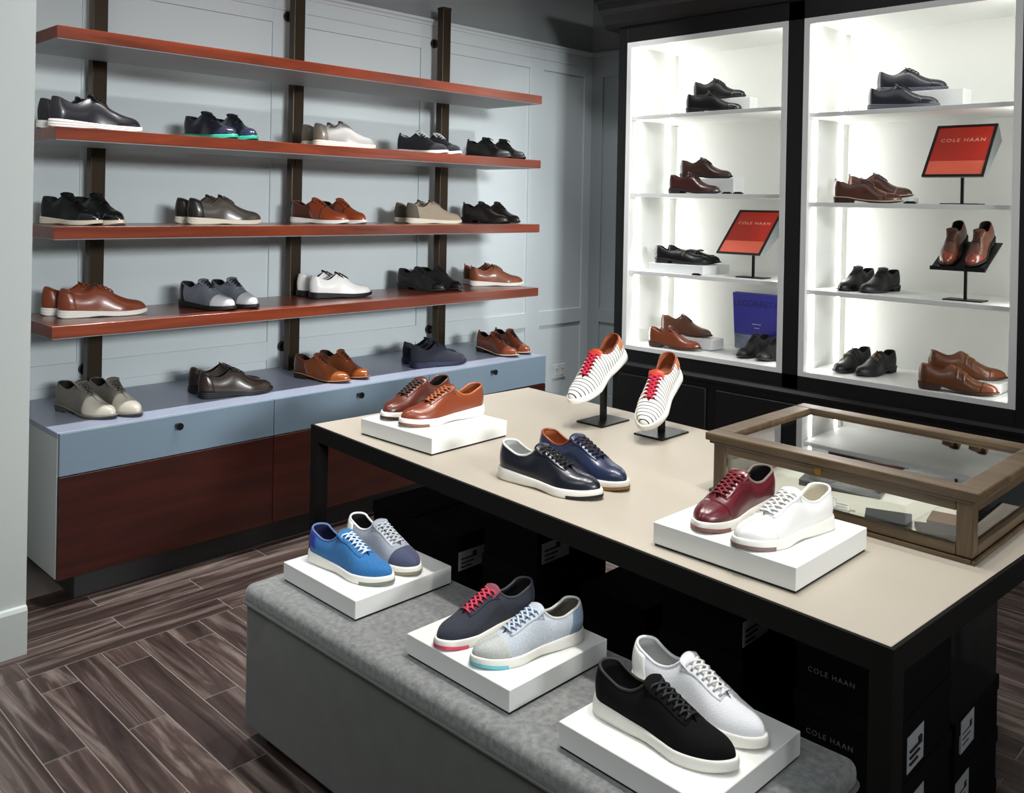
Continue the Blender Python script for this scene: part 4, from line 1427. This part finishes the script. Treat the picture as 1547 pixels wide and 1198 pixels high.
# tilted tray stand with brown pair
tr = empty('tray_stand', (-.38, -2.569, ZR[2]))
tag(tr, 'black tilted tray stand carrying the brown cap-toe pair', 'stand')
MB().box((-.05, -.085, 0), (.05, .085, .006)).build('base_plate', M_BLACKM, tr, bevel=.001, segs=1)
MB().box((-.006, -.006, .006), (.006, .006, .205)).build('post', M_BLACKM, tr)
x0, z0, x1, z1 = -.50, 1.193, -.25, 1.315
ta = math.atan2(z1 - z0, x1 - x0)
MB().prism([(x0 + .38, z0 - ZR[2]), (x1 + .38, z1 - ZR[2]), (x1 + .38, z1 - ZR[2] - .006), (x0 + .38, z0 - ZR[2] - .006)], 'y', .118, -.118).build('tray', M_BLACKM, tr)
MB().prism([(x0 + .375, z0 - ZR[2] - .006), (x0 + .38, z0 - ZR[2] - .006), (x0 + .38, z0 - ZR[2] + .012), (x0 + .375, z0 - ZR[2] + .012)], 'y', .118, -.118).build('lip', M_BLACKM, tr)
for yy, ft, lb in ((-2.505, 'R', 'brown cap-toe shoe on the tilted tray, left one'), (-2.625, 'L', 'brown cap-toe shoe on the tilted tray, right one')):
    sl = math.tan(ta)
    hx = x0 + .012 + .29 * math.cos(ta)
    shoe('r3s', hx, yy, z0 + (hx - x0) * sl + .002, 180, ft, .29, lb, GC, tilt=math.degrees(ta))

# blue book
bk = empty('blue_book', (-.075, -1.215, ZB_))
tag(bk, 'blue hardcover book standing at the bottom of the left niche', 'book')
bk.rotation_euler = (0, R(-6), 0)
bk.location.x = -.105
MB().box((.004, -.004, .004), (.026, -.286, .326)).build('pages', M_PAGES, bk)
cv = MB().box((0, 0, 0), (.004, -.29, .33)).box((.026, 0, 0), (.030, -.29, .33)).box((.004, -.286, 0), (.026, -.29, .33)).build('cover', M_BOOKBLUE, bk)
MB().box((-.0006, -.001, .001), (0, -.289, .085)).build('cover_photo', M_BOOKPIC, cv)
rt = Matrix(((0, 0, -1), (-1, 0, 0), (0, 1, 0))).to_euler()
text('LEGORRETA', .052, M_BOOKDARK, cv, (-.0004, -.150, .270), rt, .0003, 1.0)
MB().box((-.0005, -.120, .150), (0, -.175, .153)).box((-.0005, -.132, .128), (0, -.165, .131)).build('cover_lines', LC_WH, cv)

# ------------------------------------------------------------------ glass case on the table
gc = empty('glass_case', (-2.811, -2.728, TZ), -0.02)
tag(gc, 'low wooden display case with glass lid and sides on the table corner', 'display case')
CW_, CLN, CH = .49, .625, .132
MB().box((.004, -.004, .0), (CW_ - .004, -CLN + .004, .010)).build('bottom_board', M_CASEWOOD, gc)
MB().box((.022, -.022, .010), (CW_ - .022, -CLN + .022, .0125)).build('liner', M_CREAM, gc)
for x in (0, CW_ - .034):
    for y in (0, -CLN + .034):
        MB().box((x, y, .01), (x + .034, y - .034, CH)).build('corner_post', M_CASEWOODZ, gc, bevel=.003)
for y in (0.0, -CLN + .022):
    MB().box((.034, y, .01), (CW_ - .034, y - .022, .032)).build('bottom_rail', M_CASEWOODX, gc, bevel=.002)
    MB().box((.034, y, .104), (CW_ - .034, y - .022, CH)).build('upper_rail', M_CASEWOODX, gc, bevel=.002)
    MB().box((.034, y - .009, .032), (CW_ - .034, y - .013, .104)).build('glass_pane', M_GLASS, gc)
for x in (0.0, CW_ - .022):
    MB().box((x, -.034, .01), (x + .022, -CLN + .034, .032)).build('bottom_rail', M_CASEWOOD, gc, bevel=.002)
    MB().box((x, -.034, .104), (x + .022, -CLN + .034, CH)).build('upper_rail', M_CASEWOOD, gc, bevel=.002)
    MB().box((x + .009, -.034, .032), (x + .013, -CLN + .034, .104)).build('glass_pane', M_GLASS, gc)
MB().box((-.008, .008, 0), (CW_ + .008, .0, .010)).box((-.008, -CLN, 0), (CW_ + .008, -CLN - .008, .010)).box((-.008, 0, 0), (0, -CLN, .010)).box((CW_, 0, 0), (CW_ + .008, -CLN, .010)).build('foot_moulding', M_CASEWOOD, gc, bevel=.003)
lid = MB()
o_, LW = .016, .052
lid.box((-o_, o_, CH + .002), (LW - o_, -CLN - o_, CH + .022)).box((CW_ - LW + o_, o_, CH + .002), (CW_ + o_, -CLN - o_, CH + .022))
lid.box((LW - o_, o_, CH + .002), (CW_ - LW + o_, o_ - LW, CH + .022)).box((LW - o_, -CLN - o_ + LW, CH + .002), (CW_ - LW + o_, -CLN - o_, CH + .022))
lidf = lid.build('lid_frame', M_CASEWOOD, gc, bevel=.003)
MB().box((-.008, .008, CH - .006), (CW_ + .008, 0, CH + .002)).box((-.008, -CLN, CH - .006), (CW_ + .008, -CLN - .008, CH + .002)).box((-.008, 0, CH - .006), (0, -CLN, CH + .002)).box((CW_, 0, CH - .006), (CW_ + .008, -CLN, CH + .002)).build('lid_moulding', M_CASEWOOD, lidf, bevel=.002)
MB().box((LW - o_ - .004, o_ - LW + .004, CH + .008), (CW_ - LW + o_ + .004, -CLN - o_ + LW - .004, CH + .012)).build('glass_pane', M_GLASS, lidf)
MB().cyl((-.003, -.285, .118), .009, .004, 18, axis='x').build('lock', M_BRASS, gc)
LZ = TZ + .0127


def wallet(x, y, a, sx, sy, h, m1, label, nm='wallet', cat='wallet'):
    r_ = empty(nm, (x, y, LZ), R(a))
    tag(r_, label, cat, 'small leather goods in the glass case')
    MB().box((-sx / 2, -sy / 2, 0), (sx / 2, sy / 2, h * .48)).build('back_panel', m1, r_, bevel=.0015)
    MB().box((-sx / 2 + .001, -sy / 2, h * .5), (sx / 2, sy / 2, h)).build('front_panel', m1, r_, bevel=.0015)


LW1 = lea('wallet_charcoal', (38, 40, 46), .5)
LW2 = lea('wallet_tan', (112, 82, 60), .5)
wallet(-2.735, -3.145, 20, .085, .10, .014, LW1, 'charcoal wallet lying left of the tan one in the glass case')
wallet(-2.735, -3.255, 30, .075, .085, .014, LW1, 'charcoal wallet near the front right corner of the glass case')
wallet(-2.640, -3.250, 10, .08, .09, .012, LW2, 'tan wallet at the right side of the glass case')
wallet(-2.560, -2.960, 12, .10, .20, .016, LBK, 'large black folio at the middle of the glass case')
wallet(-2.440, -2.980, -8, .075, .26, .02, LBK, 'long black pouch at the back of the glass case', 'pouch', 'pouch')
wallet(-2.470, -3.250, 0, .09, .11, .014, LW1, 'charcoal card holder at the back right of the glass case')
ch = MB()
for k in range(3):
    ch.tube([(-.05 + .12 * i / 11, .012 * k + .010 * math.sin(i * 1.3 + k * 2), .003) for i in range(12)], .0022, 5)
tag(ch.build('cord_bundle', LC_WH, None, (-2.70, -3.02, LZ), (0, 0, R(60)), smooth=True), 'loose white cords beside the folio in the glass case', 'cord')

# ------------------------------------------------------------------ shoe boxes under the table
BXX, BXY, BXH = .30, .205, .122
boxme = MB().box((.003, -.003, 0), (BXX - .003, -BXY + .003, BXH - .03)).mesh('body', M_BOX)
lidme = MB().box((0, 0, BXH - .036), (BXX, -BXY, BXH - .001)).mesh('lid', M_BOXLID, bevel=.001, segs=1)
_txt = None


def shoebox(x, y, z, lab=None, txt=False, label=None, tall=False, lx=.06, tsize=.0145, lz=.012):
    r_ = empty('shoe_box', (x, y, z))
    tag(r_, label or 'plain black shoe box stacked in the dark under the table', 'box', 'black shoe boxes under the table')
    link('body', boxme, r_)
    ld = link('lid', lidme, r_)
    if lab:
        if tall:
            l_ = MB().box((lx, -BXY + .0025, lz), (lx + .085, -BXY + (.0015 if lz < .02 else -.0012), lz + .07)).build('price_label', M_LABEL, r_)
        else:
            l_ = MB().box((lx, -BXY + .0025, .018), (lx + .11, -BXY + .0015, .072)).build('price_label', M_LABEL, r_)
        k = MB()
        for i in range(3):
            k.box((lx + .01, -BXY + .0014, lz + .014 + i * .012), (lx + .05 + .01 * i, -BXY - .0016, lz + .017 + i * .012))
        k.box((lx + .055, -BXY + .0014, lz + .038), (lx + .07, -BXY - .0016, lz + .052))
        k.build('label_print', M_INK, l_)
    if txt:
        text('COLE HAAN', tsize, M_SILVERINK, r_, (.0024, -.075, .048), Matrix(((0, 0, -1), (-1, 0, 0), (0, 1, 0))).to_euler(), .0003, 1.25)
    return r_


def stack(x, y, n, where, marks=()):
    mk = dict(marks)
    lv = ['lowest', 'second from the floor', 'third from the floor', 'fourth from the floor', 'fifth from the floor']
    for i in range(n):
        j = (i * 7 % 3 - 1) * .003
        kw = dict(mk.get(i, {}))
        kw.setdefault('label', 'black shoe box, %s in the stack %s' % ('topmost' if i == n - 1 else lv[i], where))
        shoebox(x + j, y, i * BXH + .001, **kw)


stack(-3.06, -1.63, 4, 'nearest the far left table leg')
stack(-3.085, -1.845, 4, 'right behind the grey sneaker', [(3, dict(lab=True, lx=.02, label='black shoe box with grey label, just right of the blue sneakers'))])
stack(-3.10, -2.18, 5, 'below the navy sneakers', [(4, dict(lab=True, lx=.02, label='black shoe box with label, topmost of stack below the navy sneakers'))])
stack(-3.06, -2.50, 4, 'behind the pale grey sneaker')
stack(-3.105, -2.775, 5, 'behind the white canvas sneaker', [(4, dict(lab=True, lx=.015, label='black shoe box with small label, topmost behind the white canvas sneaker'))])
stack(-3.125, -3.115, 5, 'by the near table leg', [(4, dict(txt=True, label='black shoe box with silver lettering, topmost beside the near table leg')),
                         (3, dict(lab=True, tall=True, txt=True, lx=.06, label='black shoe box with lettering, second from top by the near table leg')),
                         (2, dict(lab=True, tall=True, lx=.06, label='black shoe box, third from top by the near table leg'))])
stack(-2.80, -3.115, 3, 'farther in behind the near table leg', [(2, dict(lab=True, tall=True, lx=.03, lz=.045, label='black shoe box with white label, top of the stack behind the table leg')),
                        (1, dict(lab=True, tall=True, lx=.004, lz=.045, label='black shoe box with white label, second of the stack behind table leg'))])
du = empty('black_pouf', (-2.20, -2.90, 0))
tag(du, 'black upholstered box bench standing behind the table on the right', 'bench')
rounded_box('body', (-.25, -.27, .02), (.25, .27, .36), .03, mat('black_fabric', (20, 20, 18), .8), du)
rounded_box('cushion', (-.255, -.275, .34), (.255, .275, .40), .025, mat('black_fabric', (20, 20, 18), .8), du)
for x in (-.2, .2):
    for y in (-.22, .22):
        MB().cyl((x, y, 0), .02, .03, 12).build('foot', M_BLACK, du)
